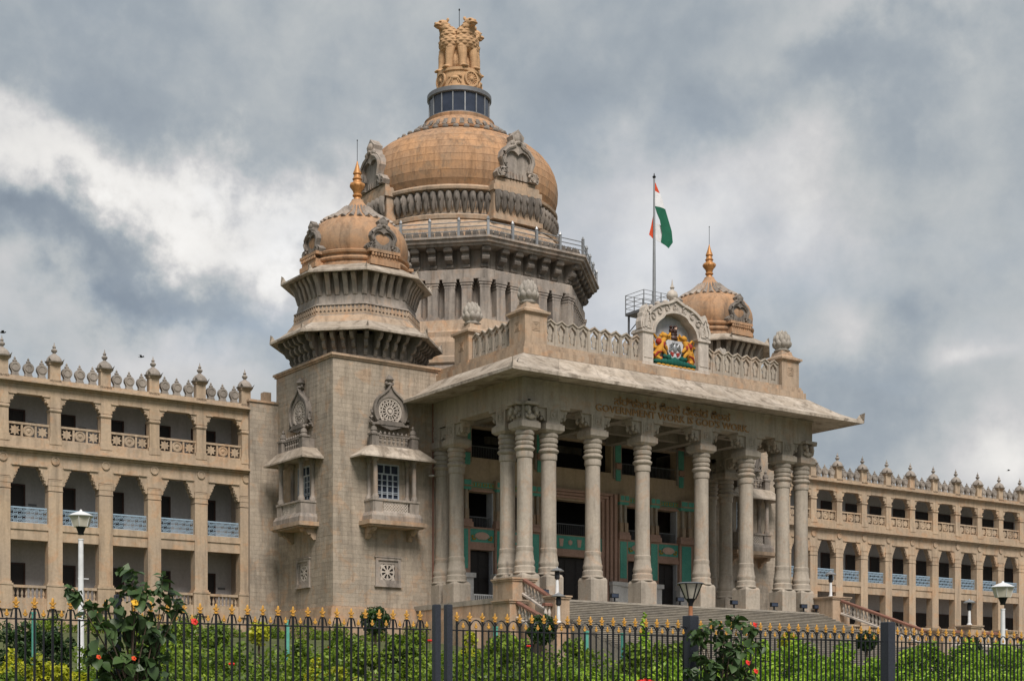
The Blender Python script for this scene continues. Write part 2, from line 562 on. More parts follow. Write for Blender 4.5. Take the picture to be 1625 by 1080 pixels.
def blocks(mb, p0, u, nrm, W, z0, z1, rowh, wmin, wmax, gap, proud, holes=(), rnd=random):
    """courses of separate stones standing proud of a wall; holes are (u0,u1,z0,z1)"""
    z = z0
    rows = max(1, round((z1 - z0) / rowh))
    rh = (z1 - z0) / rows
    for k in range(rows):
        za, zb = z0 + k * rh + gap / 2, z0 + (k + 1) * rh - gap / 2
        x = -rnd.uniform(0, wmin)
        while x < W:
            wd = rnd.uniform(wmin, wmax)
            segs = [(max(0.0, x) + gap / 2, min(W, x + wd) - gap / 2)]
            x += wd
            for (h0, h1, hz0, hz1) in holes:
                if hz1 <= za or hz0 >= zb:
                    continue
                nsg = []
                for a, b in segs:
                    if b <= h0 or a >= h1:
                        nsg.append((a, b))
                    else:
                        if a < h0: nsg.append((a, h0))
                        if b > h1: nsg.append((h1, b))
                segs = nsg
            for a, b in segs:
                if b - a < 0.06:
                    continue
                pr = proud * rnd.uniform(0.6, 1.4)
                q = []
                for d_ in (0.0, pr):
                    for (uu, zz_) in ((a, za), (b, za), (b, zb), (a, zb)):
                        q.append((p0[0] + u[0] * uu + nrm[0] * d_, p0[1] + u[1] * uu + nrm[1] * d_, zz_))
                mb.add(q, [(4, 5, 6, 7), (0, 1, 5, 4), (1, 2, 6, 5), (2, 3, 7, 6), (3, 0, 4, 7)])
    return mb


def wall_holes(mb, x0, x1, z0, z1, y0, y1, holes, m=0):
    """wall in x,z with rectangular holes, as butted blocks"""
    xs = sorted(set([x0, x1] + [h[0] for h in holes] + [h[1] for h in holes]))
    for a, b in zip(xs[:-1], xs[1:]):
        mid = (a + b) / 2
        cuts = sorted([(h[2], h[3]) for h in holes if h[0] < mid < h[1]])
        z = z0
        for c0, c1 in cuts:
            if c0 > z + 1e-4:
                mb.box(a, y0, z, b, y1, c0, m)
            z = max(z, c1)
        if z < z1 - 1e-4:
            mb.box(a, y0, z, b, y1, z1, m)
    return mb


XC = 13.42      # the building's middle axis
# ------------------------------------------------------------------ ground
def ground_z(x, y):
    pts = [(-400, -9.4), (-62.2, -9.4), (-62.0, -9.25), (-60.6, -9.2), (-60.3, -8.3), (-40, -7.35), (-19, -6.4), (5, -3.0), (30, -2.9), (2000, -2.9)]
    for (a, za), (b, zb) in zip(pts[:-1], pts[1:]):
        if y <= b:
            return za + (zb - za) * (y - a) / (b - a)
    return pts[-1][1]


gm = MB()
gx = [-2500, -600, -200, -100, -60, -40, -20, 0, 20, 40, 60, 80, 100, 140, 300, 800, 2500]
gy = [-2500, -300, -62.2, -62.0, -60.6, -60.3, -50, -40, -30, -19, -10, 5, 30, 300, 2500]
gv = [(x, y, ground_z(x, y)) for y in gy for x in gx]
nx = len(gx)
gm.add(gv, [(j * nx + i, j * nx + i + 1, (j + 1) * nx + i + 1, (j + 1) * nx + i) for j in range(len(gy) - 1) for i in range(nx - 1)])
struct(gm.build('garden_ground', M['soil'], smooth=0))
sm = MB()
sm.box(-300, -62.0, -9.35, 300, -60.95, -9.18)
struct(sm.build('pavement', M['paving'], smooth=0))
sm = MB()
sm.box(-300, -140.0, -9.6, 300, -62.1, -9.37)
struct(sm.build('street', M['paving'], smooth=0))

# ------------------------------------------------------------------ the building
B = thing('legislature_building', 'huge tan stone legislature building with columned portico, corner turrets and central dome', 'building', (0, 0, 0))

# ---------- wings -------------------------------------------------
WY = 20.0
BAY = 3.627


def wing_meshes():
    W = {}
    # lower column: tall square shaft with moulded capital and plinth, local origin at its foot, centre line x=0, front face y=0
    mb = MB()
    mb.box(-0.62, -0.10, -0.7, 0.62, 0.85, 0.95).box(-0.66, -0.14, 0.95, 0.66, 0.88, 1.08).box(-0.57, -0.05, 1.08, 0.57, 0.82, 1.22)
    mb.box(-0.50, 0.0, 1.22, 0.50, 0.78, 7.55)
    mb.box(-0.525, -0.03, 7.60, 0.525, 0.81, 7.68).box(-0.505, -0.01, 7.68, 0.505, 0.79, 7.98).box(-0.53, -0.035, 7.98, 0.53, 0.81, 8.08)
    mb.box(-0.51, -0.02, 8.08, 0.51, 0.80, 8.32).box(-0.53, -0.035, 8.32, 0.53, 0.81, 8.40).box(-0.5, 0.05, 8.45, 0.5, 0.70, 9.22)
    W['lower_column'] = mb.mesh('lower_column', M['wing'], 0)
    mb = MB()
    mb.box(-0.44, -0.06, 10.85, 0.44, 0.72, 11.35).box(-0.37, 0.0, 11.35, 0.37, 0.66, 13.12)
    mb.lathe([(0.54, 0), (0.59, 0.06), (0.59, 0.16), (0.54, 0.22)], 4, (0, 0.33, 13.12), PI / 4)
    mb.box(-0.36, 0.0, 13.39, 0.36, 0.66, 14.16)
    W['upper_column'] = mb.mesh('upper_column', M['wing'], 0)
    # stepped bracket arch on both sides of a lower column, profile in x,z
    for s in (-1, 1):
        mb = MB()
        prof = [(0.5, 8.10), (0.56, 7.98), (0.66, 8.0), (0.68, 8.28), (0.76, 8.26), (0.78, 8.52), (0.88, 8.5), (0.90, 8.78), (1.0, 8.76), (1.02, 9.0), (1.12, 9.0), (1.14, 9.22), (0.5, 9.22)]
        prof = [(s * x, z) for x, z in prof]
        if s < 0:
            prof.reverse()
        mb.plate(prof, 0.08, 0.66)
        for k, (bx, bz) in enumerate([(0.70, 8.16), (0.82, 8.42), (0.94, 8.68)]):
            mb.ell((s * bx, 0.2, bz), (0.075, 0.09, 0.10), 6, 4)
            mb.ell((s * bx, 0.55, bz), (0.075, 0.09, 0.10), 6, 4)
        mb.box(s * 0.58, -0.03, 9.22, s * 1.15, 0.7, 9.30)
        W['arch_bracket%d' % s] = mb.mesh('arch_bracket', M['wing'], 0)
    for s in (-1, 1):
        mb = MB()
        prof = [(0.36, 13.39), (0.44, 13.45), (0.50, 13.68), (0.58, 13.66), (0.62, 13.90), (0.76, 13.92), (0.80, 14.10), (0.36, 14.10)]
        prof = [(s * x, z) for x, z in prof]
        if s < 0:
            prof.reverse()
        mb.plate(prof, 0.06, 0.60)
        mb.ell((s * 0.66, 0.14, 13.78), (0.08, 0.10, 0.12), 7, 5)
        mb.ell((s * 0.48, 0.14, 13.50), (0.06, 0.08, 0.10), 7, 5)
        mb.box(s * 0.40, -0.02, 14.10, s * 0.92, 0.62, 14.16)
        W['bracket%d' % s] = mb.mesh('bracket', M['wing'], 0)
    # carved stone balustrade of the top floor: three pierced squares
    mb = MB()
    hw = (BAY - 0.76) / 2
    mb.box(-hw, 0.12, 12.05, hw, 0.36, 12.20).box(-hw, 0.14, 11.10, hw, 0.34, 11.24)
    sq = 2 * hw / 3
    for k in range(4):
        x = -hw + k * sq
        mb.box(x - 0.07, 0.15, 11.24, x + 0.07, 0.33, 12.05)
    for k in range(3):
        cx, cz = -hw + (k + 0.5) * sq, 11.645
        if k != 1:
            pts = []
            for i in range(16):
                a = 2 * PI * i / 16 + PI / 16 * 0
                rr = 0.40 if i % 2 == 0 else 0.24
                pts.append((cx + rr * math.cos(a), cz + rr * math.sin(a)))
            mb.plate(pts, 0.20, 0.28)
        else:
            pts = [(cx + 0.40 * math.cos(2 * PI * i / 16), cz + 0.395 * math.sin(2 * PI * i / 16)) for i in range(16)]
            mb.plate(pts, 0.20, 0.28)
            mb.band([(cx + 0.36 * math.cos(2 * PI * i / 14), cz + 0.36 * math.sin(2 * PI * i / 14)) for i in range(14)],
                    [(cx + 0.26 * math.cos(2 * PI * i / 14), cz + 0.26 * math.sin(2 * PI * i / 14)) for i in range(14)], 0.16, 0.21)
            mb.ell((cx, 0.2, cz), (0.14, 0.07, 0.14), 8, 4)
    W['balustrade'] = mb.mesh('balustrade', M['wing'], 0)
    # pale blue scroll lattice of the middle floor
    mb = MB()
    hw = (BAY - 1.02) / 2
    mb.box(-hw, 0.30, 6.30, hw, 0.37, 6.40).box(-hw, 0.30, 5.28, hw, 0.37, 5.36)
    nc = 9
    cw = 2 * hw / nc
    for i in range(nc):
        for j in range(3):
            cx = -hw + (i + 0.5) * cw
            cz = 5.36 + (j + 0.5) * 0.94 / 3
            rr = 0.155
            ph = (i + j) % 2
            pts = []
            for k in range(11):
                a = ph * PI + k / 10 * 1.65 * 2 * PI
                q = rr * (1 - 0.72 * k / 10)
                pts.append((cx + q * math.cos(a), cz + q * math.sin(a)))
            ins = []
            for k in range(11):
                a = ph * PI + k / 10 * 1.65 * 2 * PI
                q = rr * (1 - 0.72 * k / 10) - 0.036
                ins.append((cx + q * math.cos(a), cz + q * math.sin(a)))
            mb.band(pts, ins, 0.32, 0.35, closed=False)
    for i in range(nc + 1):
        x = -hw + i * cw
        mb.box(x - 0.016, 0.325, 5.36, x + 0.016, 0.345, 6.30)
    W['lattice'] = mb.mesh('iron_railing', M['lattice'], 0)
    # turned balusters of the ground floor
    mb = MB()
    hw = (BAY - 1.24) / 2
    mb.box(-hw, 0.05, 0.80, hw, 0.45, 0.98).box(-hw, 0.05, -0.05, hw, 0.45, 0.10)
    for i in range(8):
        x = -hw + (i + 0.5) * 2 * hw / 8
        mb.lathe([(0.09, 0.10), (0.09, 0.16), (0.05, 0.2), (0.10, 0.38), (0.055, 0.58), (0.05, 0.68), (0.09, 0.72), (0.09, 0.80)], 7, (x, 0.25, 0), cap=False)
    W['baluster_row'] = mb.mesh('baluster_row', M['wing'], 40)
    # parapet pier with little dome and bulb finial
    mb = MB()
    mb.box(-0.42, -0.02, 15.2, 0.42, 0.62, 15.42).box(-0.37, 0.03, 15.42, 0.37, 0.57, 16.42).box(-0.44, -0.04, 16.42, 0.44, 0.64, 16.56)
    W['parapet_pier'] = mb.mesh('parapet_pier', M['wing'], 35)
    mb = MB()
    mb.lathe([(0.60, 0), (0.64, 0.08), (0.54, 0.11), (0.52, 0.28), (0.38, 0.48), (0.20, 0.60), (0.15, 0.66)], 14, (0, 0.30, 16.56))
    for sx, sy in ((-1, -1), (1, -1), (1, 1), (-1, 1)):
        mb.add([(sx * 0.38, 0.3 + sy * 0.38, 16.58), (sx * 0.52, 0.3 + sy * 0.34, 16.62), (sx * 0.34, 0.3 + sy * 0.52, 16.62), (sx * 0.56, 0.3 + sy * 0.56, 16.86)],
               [(0, 1, 3), (0, 3, 2), (1, 2, 3), (0, 2, 1)])
    W['pier_cap'] = mb.mesh('pier_cap', M['wing_grey'], 35)
    mb = MB()
    mb.lathe([(0.13, 0), (0.10, 0.08), (0.13, 0.12), (0.24, 0.24), (0.24, 0.34), (0.12, 0.44), (0.09, 0.48), (0.15, 0.56), (0.11, 0.64), (0.05, 0.72), (0.015, 0.95)], 10)
    W['finial'] = mb.mesh('finial', M['wing_grey'], 50)
    # crest stone: round medallion with a tip
    mb = MB()
    out = [(0.26, 15.36), (0.27, 15.46), (0.20, 15.58)]
    for i in range(15):
        a = -0.75 + i / 14 * (PI + 1.5)
        out.append((0.37 * math.cos(a) * 1.0, 15.98 + 0.37 * math.sin(a)))
    out += [(-0.22, 15.58), (-0.27, 15.46), (-0.20, 15.36)]
    mb.plate(out, 0.10, 0.40)
    mb.lathe([(0.10, 16.30), (0.17, 16.38), (0.15, 16.46), (0.05, 16.50), (0.09, 16.57), (0.02, 16.70)], 8, (0, 0.25, 0))
    mb.lathe([(0.28, 0), (0.29, 0.05), (0.22, 0.055), (0.21, 0.02)], 14)
    st = len(mb.v) - 14 * 4
    mb.xf(lambda x, y, z: (x, 0.10 - z, 15.98 + y), st)
    W['crest_stone'] = mb.mesh('crest_stone', M['wing_grey'], 35)
    mb = MB()
    mb.lathe([(0.30, 0), (0.30, 0.09), (0.22, 0.10), (0.21, 0.06), (0.0, 0.07)], 16)
    mb.xf(lambda x, y, z: (x, -z, y))
    W['roundel'] = mb.mesh('roundel', M['wing'], 40)
    # doors of the verandas: frame, leaf
    for nm, hgt in (('d0', 2.65), ('d1', 2.95), ('d2', 2.4)):
        mb = MB()
        mb.box(-0.98, -0.05, 0, -0.86, 0.05, hgt + 0.1).box(0.86, -0.05, 0, 0.98, 0.05, hgt + 0.1).box(-0.86, -0.05, hgt, 0.86, 0.05, hgt + 0.1)
        W[nm] = mb.mesh('door', M['door'], 0)
        mb = MB()
        mb.box(-0.86, -0.015, 0.0, -0.005, 0.02, hgt).box(0.005, -0.015, 0, 0.86, 0.02, hgt)
        for s in (-1, 1):
            for k in range(3):
                mb.box(s * 0.14, -0.03, 0.15 + k * hgt / 3.1, s * 0.74, -0.015, 0.05 + (k + 0.9) * hgt / 3.1)
        W[nm + 'l'] = mb.mesh('door_leaf', M['dark'], 0)
    mb = MB()
    mb.box(-0.30, -0.03, 0, 0.30, 0.0, 0.16)
    W['plate'] = mb.mesh('name_plate', M['darksteel'], 0)
    mb = MB()
    mb.box(-0.36, -0.06, -0.03, 0.36, 0.34, 0.0).box(-0.03, -0.02, 0.0, 0.03, 0.0, 0.28)
    return W


WM = wing_meshes()


def wing(xa, xb, cols, first_label):
    """veranda wing between xa and xb with column lines at cols"""
    Y = WY
    mb = MB()
    # floors and beams (front bands), back wall, roof
    mb.box(xa, Y + 0.04, -3.2, xb, Y + 3.2, 0.02)                       # base
    mb.box(xa, Y + 0.10, 4.10, xb, Y + 0.66, 4.82)                       # first floor beam
    mb.box(xa, Y + 0.02, 4.82, xb, Y + 0.70, 5.28)
    mb.box(xa, Y + 0.06, 9.22, xb, Y + 0.70, 10.15)                      # spandrel band
    mb.box(xa, Y - 0.10, 10.15, xb, Y + 0.70, 10.30).box(xa, Y - 0.38, 10.30, xb, Y + 0.70, 10.42).box(xa, Y - 0.14, 10.42, xb, Y + 0.70, 10.50)
    mb.box(xa, Y - 0.02, 10.50, xb, Y + 0.70, 11.10)
    mb.box(xa, Y + 0.02, 14.16, xb, Y + 0.66, 14.80)                     # top beam
    mb.box(xa, Y - 0.12, 14.80, xb, Y + 0.70, 14.92).box(xa, Y - 0.42, 14.92, xb, Y + 0.70, 15.04)
    mb.box(xa, Y - 0.02, 15.04, xb, Y + 0.62, 15.36)                    # parapet base
    wg = struct_free = mb.build('wing', M['wing'], B, smooth=0)
    rb = MB()
    rb.box(xa, Y + 3.0, 0.02, xb, Y + 3.3, 15.04)
    rb.build('veranda_wall', M['render_wall'], wg, smooth=0)
    rb = MB()
    rb.box(xa, Y + .7, 4.88, xb, Y + 3.0, 5.27).box(xa, Y + .7, 10.45, xb, Y + 3.0, 11.09).box(xa, Y + .7, 14.85, xb, Y + 3.0, 15.03)
    rb.build('veranda_ceiling', M['render_wall'], wg, smooth=0)
    rb = MB()
    rb.box(xa, Y + 0.63, 15.045, xb, Y + 14, 15.2).box(xa, Y + 3.3, -3, xb, Y + 14, 15.045)
    rb.build('roof', M['wing_grey'], wg, smooth=0)
    for x in cols:
        inst('lower_column', WM['lower_column'], wg, (x, Y, 0))
        inst('upper_column', WM['upper_column'], wg, (x, Y, 0))
        for s in (-1, 1):
            inst('arch_bracket', WM['arch_bracket%d' % s], wg, (x, Y, 0))
            inst('bracket', WM['bracket%d' % s], wg, (x, Y, 0))
        inst('parapet_pier', WM['parapet_pier'], wg, (x, Y, 0))
        inst('pier_cap', WM['pier_cap'], wg, (x, Y, 0))
        inst('finial', WM['finial'], wg, (x, Y + 0.30, 17.2), scale=(.9, .9, .88))
        inst('roundel', WM['roundel'], wg, (x, Y + 0.06, 9.72))
    for x in list(cols[:-1]):
        cx = x + BAY / 2
        inst('balustrade', WM['balustrade'], wg, (cx, Y, 0))
        inst('iron_railing', WM['lattice'], wg, (cx, Y, 0))
        inst('baluster_row', WM['baluster_row'], wg, (cx, Y, 0))
        for k in (-1, 0, 1):
            inst('crest_stone', WM['crest_stone'], wg, (cx + k * 0.93, Y + 0.05, 0), scale=(1, 1, 1))
        for nm, z in (('d0', 0.02), ('d1', 5.28), ('d2', 11.1)):
            for off, ok in ((1.45, True),):
                if ok:
                    hh = {'d0': 2.65, 'd1': 2.95, 'd2': 2.4}[nm]
                    inst('door', WM[nm], wg, (x + off, Y + 2.94, z))
                    inst('door_leaf', WM[nm + 'l'], wg, (x + off, Y + 2.97, z))
            if random.random() < 0.3:
                inst('name_plate', WM['plate'], wg, (x + 2.95, Y + 2.99, z + 1.55))
    return wg


LC = [-11.45 - i * BAY for i in range(9)][::-1]
RC = [38.35 + i * BAY for i in range(17)]
wing(LC[0] - 0.6, -11.3, LC, 'l')
wing(38.14, RC[-1] + 0.6, RC, 'r')

# plain piers between wing and turret
pm = MB()
pm.box(-11.3, 19.72, -3.2, -8.96, 24, 15.55)
pier = pm.build('end_pier', M['mortar'], B, smooth=0)
cb = MB()
blocks(cb, (-11.3, 19.72, 0), (1, 0, 0), (0, -1, 0), 2.34, -1.0, 15.5, 0.32, 0.45, 0.85, 0.010, 0.014)
cb.build('stone_facing', M['tower'], pier, smooth=0)['kind'] = 'stuff'
pm = MB()
pm.box(-11.42, 19.60, 15.55, -8.96, 24, 15.72)
pm.box(-9.7, 20.6, 15.72, -9.1, 21.2, 16.6)
pm.build('coping', M['ochre'], pier, smooth=0)
pm = MB()
pm.box(35.8, 19.72, -3.2, 38.14, 24, 15.55)
pier2 = pm.build('end_pier', M['tower'], B, smooth=0)
pm = MB()
pm.box(35.8, 19.60, 15.55, 38.26, 24, 15.72)
pm.build('coping', M['ochre'], pier2, smooth=0)

# ---------- corner turrets ---------------------------------------
TC = (-4.45, 15.5)
HW = 4.5
PI8 = PI / 8


def octv(a, n=8):
    """corner radius of an octagon from its flat distance"""
    return a / math.cos(PI8)


tm = MB()
tm.box(-HW + .5, -HW + .5, -0.2, HW - 0.003, HW - 0.003, 17.55)
door_hole = [(-1.0, 1.0, 7.7, 10.3), (-0.86, 0.86, 1.6, 3.27)]
wall_holes(tm, -HW, HW, -0.2, 17.55, -HW, -HW + .5, door_hole)
k0 = len(tm.v)
wall_holes(tm, -HW, HW - .5, -0.2, 17.55, -HW, -HW + .5, door_hole)
tm.rotz(-PI / 2, k0)
tower = tm.build('corner_turret', M['mortar'], B, (TC[0], TC[1], 0), smooth=0)
# plinth courses
pm = MB()
for k, (e, z0, z1) in enumerate([(0.10, -0.35, -0.2), (0.28, -0.95, -0.35), (0.36, -1.05, -0.95), (0.46, -1.65, -1.05), (0.56, -1.75, -1.65), (0.62, -3.3, -1.75)]):
    pm.box(-HW - e, -HW - e, z0, HW + e, HW + e, z1)
pm.build('plinth', M['ochre'], tower, smooth=0)
pm = MB()
pm.box(-HW - 0.12, -HW - 0.12, 17.55, HW + 0.12, HW + 0.12, 17.68).box(-HW - 0.22, -HW - 0.22, 17.68, HW + 0.22, HW + 0.22, 17.85)
pm.build('coping', M['ochre'], tower, smooth=0)
# stone facing on the two open faces
fb = MB()
fh = [(4.5 - 1.1, 4.5 + 1.1, 7.7, 10.4), (4.5 - 1.05, 4.5 + 1.05, 1.4, 3.5), (4.5 - 0.9, 4.5 + 0.9, 13.2, 15.0)]
blocks(fb, (-HW, -HW, 0), (1, 0, 0), (0, -1, 0), 2 * HW, -0.18, 17.5, 0.315, 0.5, 0.95, 0.010, 0.014, fh)
fb.build('stone_facing', M['tower'], tower, smooth=0)['kind'] = 'stuff'


def ring_pts(rx, n, cx=0.0, cz=0.0, a0=0.0, rz=None):
    rz = rx if rz is None else rz
    return [(cx + rx * math.cos(a0 + 2 * PI * i / n), cz + rz * math.sin(a0 + 2 * PI * i / n)) for i in range(n)]


def face_ornaments(rz):
    """rose window, hooded balcony and small window of one turret face, local front at y=-HW, turned by rz"""
    F0 = -HW

    def put(name, mb, mat, smooth=35):
        mb.rotz(rz)
        return mb.build(name, mat, tower, smooth=smooth)
    # rose window: horseshoe surround
    mb = MB()
    out = []
    for i in range(25):
        a = -0.62 + i / 24 * (PI + 1.24)
        out.append((1.28 * math.cos(a), 14.12 + 1.28 * math.sin(a)))
    k = 12
    out[k] = (0.0, 15.98)
    out[k - 1] = (0.18, 15.62); out[k + 1] = (-0.18, 15.62)
    out[k - 2] = (0.42, 15.40); out[k + 2] = (-0.42, 15.40)
    inn = []
    for i in range(25):
        a = -0.62 + i / 24 * (PI + 1.24)
        inn.append((0.98 * math.cos(a), 14.12 + 0.98 * math.sin(a)))
    mb.band(out, inn, F0 - 0.42, F0 + 0.02, closed=False)
    o2 = [(x * 1.12, 14.12 + (z - 14.12) * 1.08) for x, z in out]
    o3 = [(x * 1.0, 14.12 + (z - 14.12) * 1.0) for x, z in out]
    mb.band(o2, o3, F0 - 0.55, F0 - 0.30, closed=False)
    lo = [(-1.05, 13.38), (1.05, 13.38), (1.28, 13.05), (0.9, 12.98), (0.5, 12.85), (0.0, 12.72), (-0.5, 12.85), (-0.9, 12.98), (-1.28, 13.05)]
    mb.plate(lo, F0 - 0.5, F0 + 0.02)
    mb.box(-1.5, F0 - 0.55, 13.04, 1.5, F0, 13.16)
    for s in (-1, 1):
        mb.tube([(s * 1.42, F0 - 0.3, 13.1), (s * 1.62, F0 - 0.3, 13.2), (s * 1.60, F0 - 0.3, 13.5), (s * 1.42, F0 - 0.3, 13.62), (s * 1.46, F0 - 0.3, 13.9), (s * 1.56, F0 - 0.3, 14.1)],
                [0.10, 0.15, 0.13, 0.12, 0.11, 0.05], 6)
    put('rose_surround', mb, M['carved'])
    mb = MB()
    mb.lathe([(0.10, 15.9), (0.30, 16.05), (0.16, 16.2), (0.34, 16.4), (0.20, 16.62), (0.05, 16.78)], 8, (0, F0 - 0.28, 0))
    mb.ell((-0.26, F0 - 0.3, 16.15), (0.13, 0.1, 0.13), 6, 5).ell((0.26, F0 - 0.3, 16.15), (0.13, 0.1, 0.13), 6, 5)
    put('finial', mb, M['carved'])
    # tracery wheel
    mb = MB()
    n = 48
    mb.band(ring_pts(0.98, n, 0, 14.12), ring_pts(0.86, n, 0, 14.12), F0 - 0.36, F0 - 0.2)
    mb.band(ring_pts(0.34, 24, 0, 14.12), ring_pts(0.24, 24, 0, 14.12), F0 - 0.36, F0 - 0.2)
    mb.plate(ring_pts(0.16, 12, 0, 14.12)[::-1], F0 - 0.40, F0 - 0.2)
    for i in range(16):
        a = 2 * PI * i / 16
        c, s = math.cos(a), math.sin(a)
        q = [(0.33, -0.028), (0.70, -0.045), (0.70, 0.045), (0.33, 0.028)]
        mb.plate([(x * c - y * s, 14.12 + x * s + y * c) for x, y in q], F0 - 0.34, F0 - 0.22)
        a2 = a + PI / 16
        cx, cz = 0.74 * math.cos(a2), 14.12 + 0.74 * math.sin(a2)
        mb.band(ring_pts(0.15, 8, cx, cz), ring_pts(0.085, 8, cx, cz), F0 - 0.34, F0 - 0.22)
    put('tracery', mb, M['white_stone'])
    mb = MB()
    mb.box(-0.95, F0 - 0.12, 13.17, 0.95, F0 - 0.10, 15.08)
    put('pane', mb, M['dark'], 0)
    # little balustrade above the hood
    mb = MB()
    yb = F0 - 0.85
    mb.box(-1.3, yb - 0.09, 12.12, 1.3, yb + 0.09, 12.24).box(-1.3, yb - 0.07, 11.42, 1.3, yb + 0.07, 11.52)
    for i in range(7):
        x = -1.08 + i * 0.36
        mb.lathe([(0.07, 11.5), (0.05, 11.6), (0.12, 11.75), (0.05, 11.9), (0.11, 12.0), (0.06, 12.12)], 6, (x, yb, 0), cap=False)
        mb.lathe([(0.06, 12.24), (0.11, 12.34), (0.02, 12.5)], 6, (x, yb, 0))
    for s in (-1, 1):
        mb.box(s * 1.65 - 0.28, yb - 0.28, 11.36, s * 1.65 + 0.28, yb + 0.28, 12.16)
        mb.box(s * 1.65 - 0.34, yb - 0.34, 12.16, s * 1.65 + 0.34, yb + 0.34, 12.28)
        mb.lathe([(0.30, 12.28), (0.22, 12.42), (0.26, 12.5), (0.20, 12.72), (0.08, 12.8), (0.13, 12.92), (0.03, 13.1)], 10, (s * 1.65, yb, 0))
        mb.box(s * 1.65 - 0.07, yb + 0.28, 11.4, s * 1.65 + 0.07, F0, 12.1)
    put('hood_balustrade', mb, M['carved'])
    # sloping hood
    mb = MB()
    xi, xo, yi, yo = 2.0, 3.15, F0 - 1.15, F0 - 1.75
    top = [(-xi, yi, 11.38), (xi, yi, 11.38), (xi, F0 + .02, 11.40), (-xi, F0 + .02, 11.40)]
    mid = [(-xi - .75, yo + .2, 10.86), (xi + .75, yo + .2, 10.86), (xi + .75, F0 + .02, 10.86), (-xi - .75, F0 + .02, 10.86)]
    lip = [(-xo, yo, 10.58), (xo, yo, 10.58), (xo, F0 + .02, 10.58), (-xo, F0 + .02, 10.58)]
    lip2 = [(x, y, 10.46) for x, y, z in lip]
    und = [(-xi - .3, yi, 10.62), (xi + .3, yi, 10.62), (xi + .3, F0 + .02, 10.62), (-xi - .3, F0 + .02, 10.62)]
    lay = top + mid + lip + lip2 + und
    fs = [(0, 1, 2, 3)]
    for L in range(4):
        for i in range(4):
            j = (i + 1) % 4
            fs.append((L * 4 + i, (L + 1) * 4 + i, (L + 1) * 4 + j, L * 4 + j))
    fs.append((16, 19, 18, 17))
    mb.add(lay, fs)
    put('hood', mb, M['roof'], 0)
    # colonnettes
    for s in (-1, 1):
        for yc, rr in ((F0 - 1.05, 0.17), (F0 - 0.12, 0.15)):
            mb = MB()
            x = s * 1.62
            mb.lathe([(0.24, 7.55), (0.26, 7.75), (0.18, 7.9), (rr, 8.0), (rr * 0.92, 10.1), (0.20, 10.16), (0.17, 10.24), (0.25, 10.36), (0.27, 10.60)], 10, (x, yc, 0))
            put('colonnette', mb, M['grey'])
    # double door with panes
    mb = MB()
    yd = F0 + 0.06
    W2 = 0.98
    mb.box(-W2, yd - .06, 7.7, -W2 + .09, yd + .06, 10.3).box(W2 - .09, yd - .06, 7.7, W2, yd + .06, 10.3).box(-W2 + .09, yd - .06, 10.2, W2 - .09, yd + .06, 10.3)
    mb.box(-W2 + .09, yd - .05, 9.52, W2 - .09, yd + .05, 9.62)
    for x in (-0.46, 0.0, 0.46):
        wdt = 0.055 if x == 0 else 0.05
        mb.box(x - wdt, yd - .045, 7.72, x + wdt, yd + .045, 9.52)
    mb.box(-0.33, yd - .045, 9.62, -0.25, yd + .045, 10.2).box(0.25, yd - .045, 9.62, 0.33, yd + .045, 10.2)
    for (a, b) in ((-0.89, -0.51), (-0.41, -0.055), (0.055, 0.41), (0.51, 0.89)):
        for z in (7.72, 8.10, 8.22, 8.68, 9.08):
            mb.box(a, yd - .04, z, b, yd + .04, z + (0.06 if z > 7.8 else 0.1))
    put('balcony_door', mb, M['bluewin'], 0)
    mb = MB()
    mb.box(-W2, yd + .062, 7.7, W2, yd + .08, 10.3)
    put('glazing', mb, M['glass'], 0)
    # balcony
    mb = MB()
    y1 = F0 - 1.45
    mb.box(-2.12, y1, 6.0, 2.12, F0, 6.35)
    a = [(-2.12, y1, 6.35), (2.12, y1, 6.35), (2.12, F0, 6.35), (-2.12, F0, 6.35)]
    b = [(-1.98, y1 + .14, 6.62), (1.98, y1 + .14, 6.62), (1.98, F0, 6.62), (-1.98, F0, 6.62)]
    mb.add(a + b, [(0, 1, 5, 4), (1, 2, 6, 5), (2, 3, 7, 6), (3, 0, 4, 7), (4, 5, 6, 7), (0, 3, 2, 1)])
    for s in (-1, 1):
        mb.box(s * 1.92, y1 + .2, 6.62, s * 1.16, y1 + .42, 7.42)
        mb.box(s * 1.92, y1 + .42, 6.62, s * 1.70, F0, 7.42)
    mb.box(-1.98, y1 + .14, 7.42, 1.98, y1 + .48, 7.56).box(-1.98, y1 + .48, 7.42, -1.64, F0, 7.56).box(1.64, y1 + .48, 7.42, 1.98, F0, 7.56)
    put('balcony', mb, M['grey'], 0)
    mb = MB()
    mb.box(-2.42, y1 - .16, 5.68, 2.42, F0, 5.98).box(-2.2, y1 - .02, 5.55, 2.2, F0, 5.68)
    put('balcony_slab', mb, M['ochre'], 0)
    mb = MB()
    for i in range(9):
        for j in range(3):
            cx, cz = -1.03 + (i + .5) * 0.229, 6.70 + (j + .5) * 0.235
            mb.band(ring_pts(0.125, 8, cx, cz, PI / 8), ring_pts(0.062, 8, cx, cz, PI / 8), y1 + .26, y1 + .32)
    mb.box(-1.16, y1 + .24, 6.62, 1.16, y1 + .34, 6.70).box(-1.16, y1 + .24, 7.38, 1.16, y1 + .34, 7.42)
    put('balcony_lattice', mb, M['white_stone'], 0)
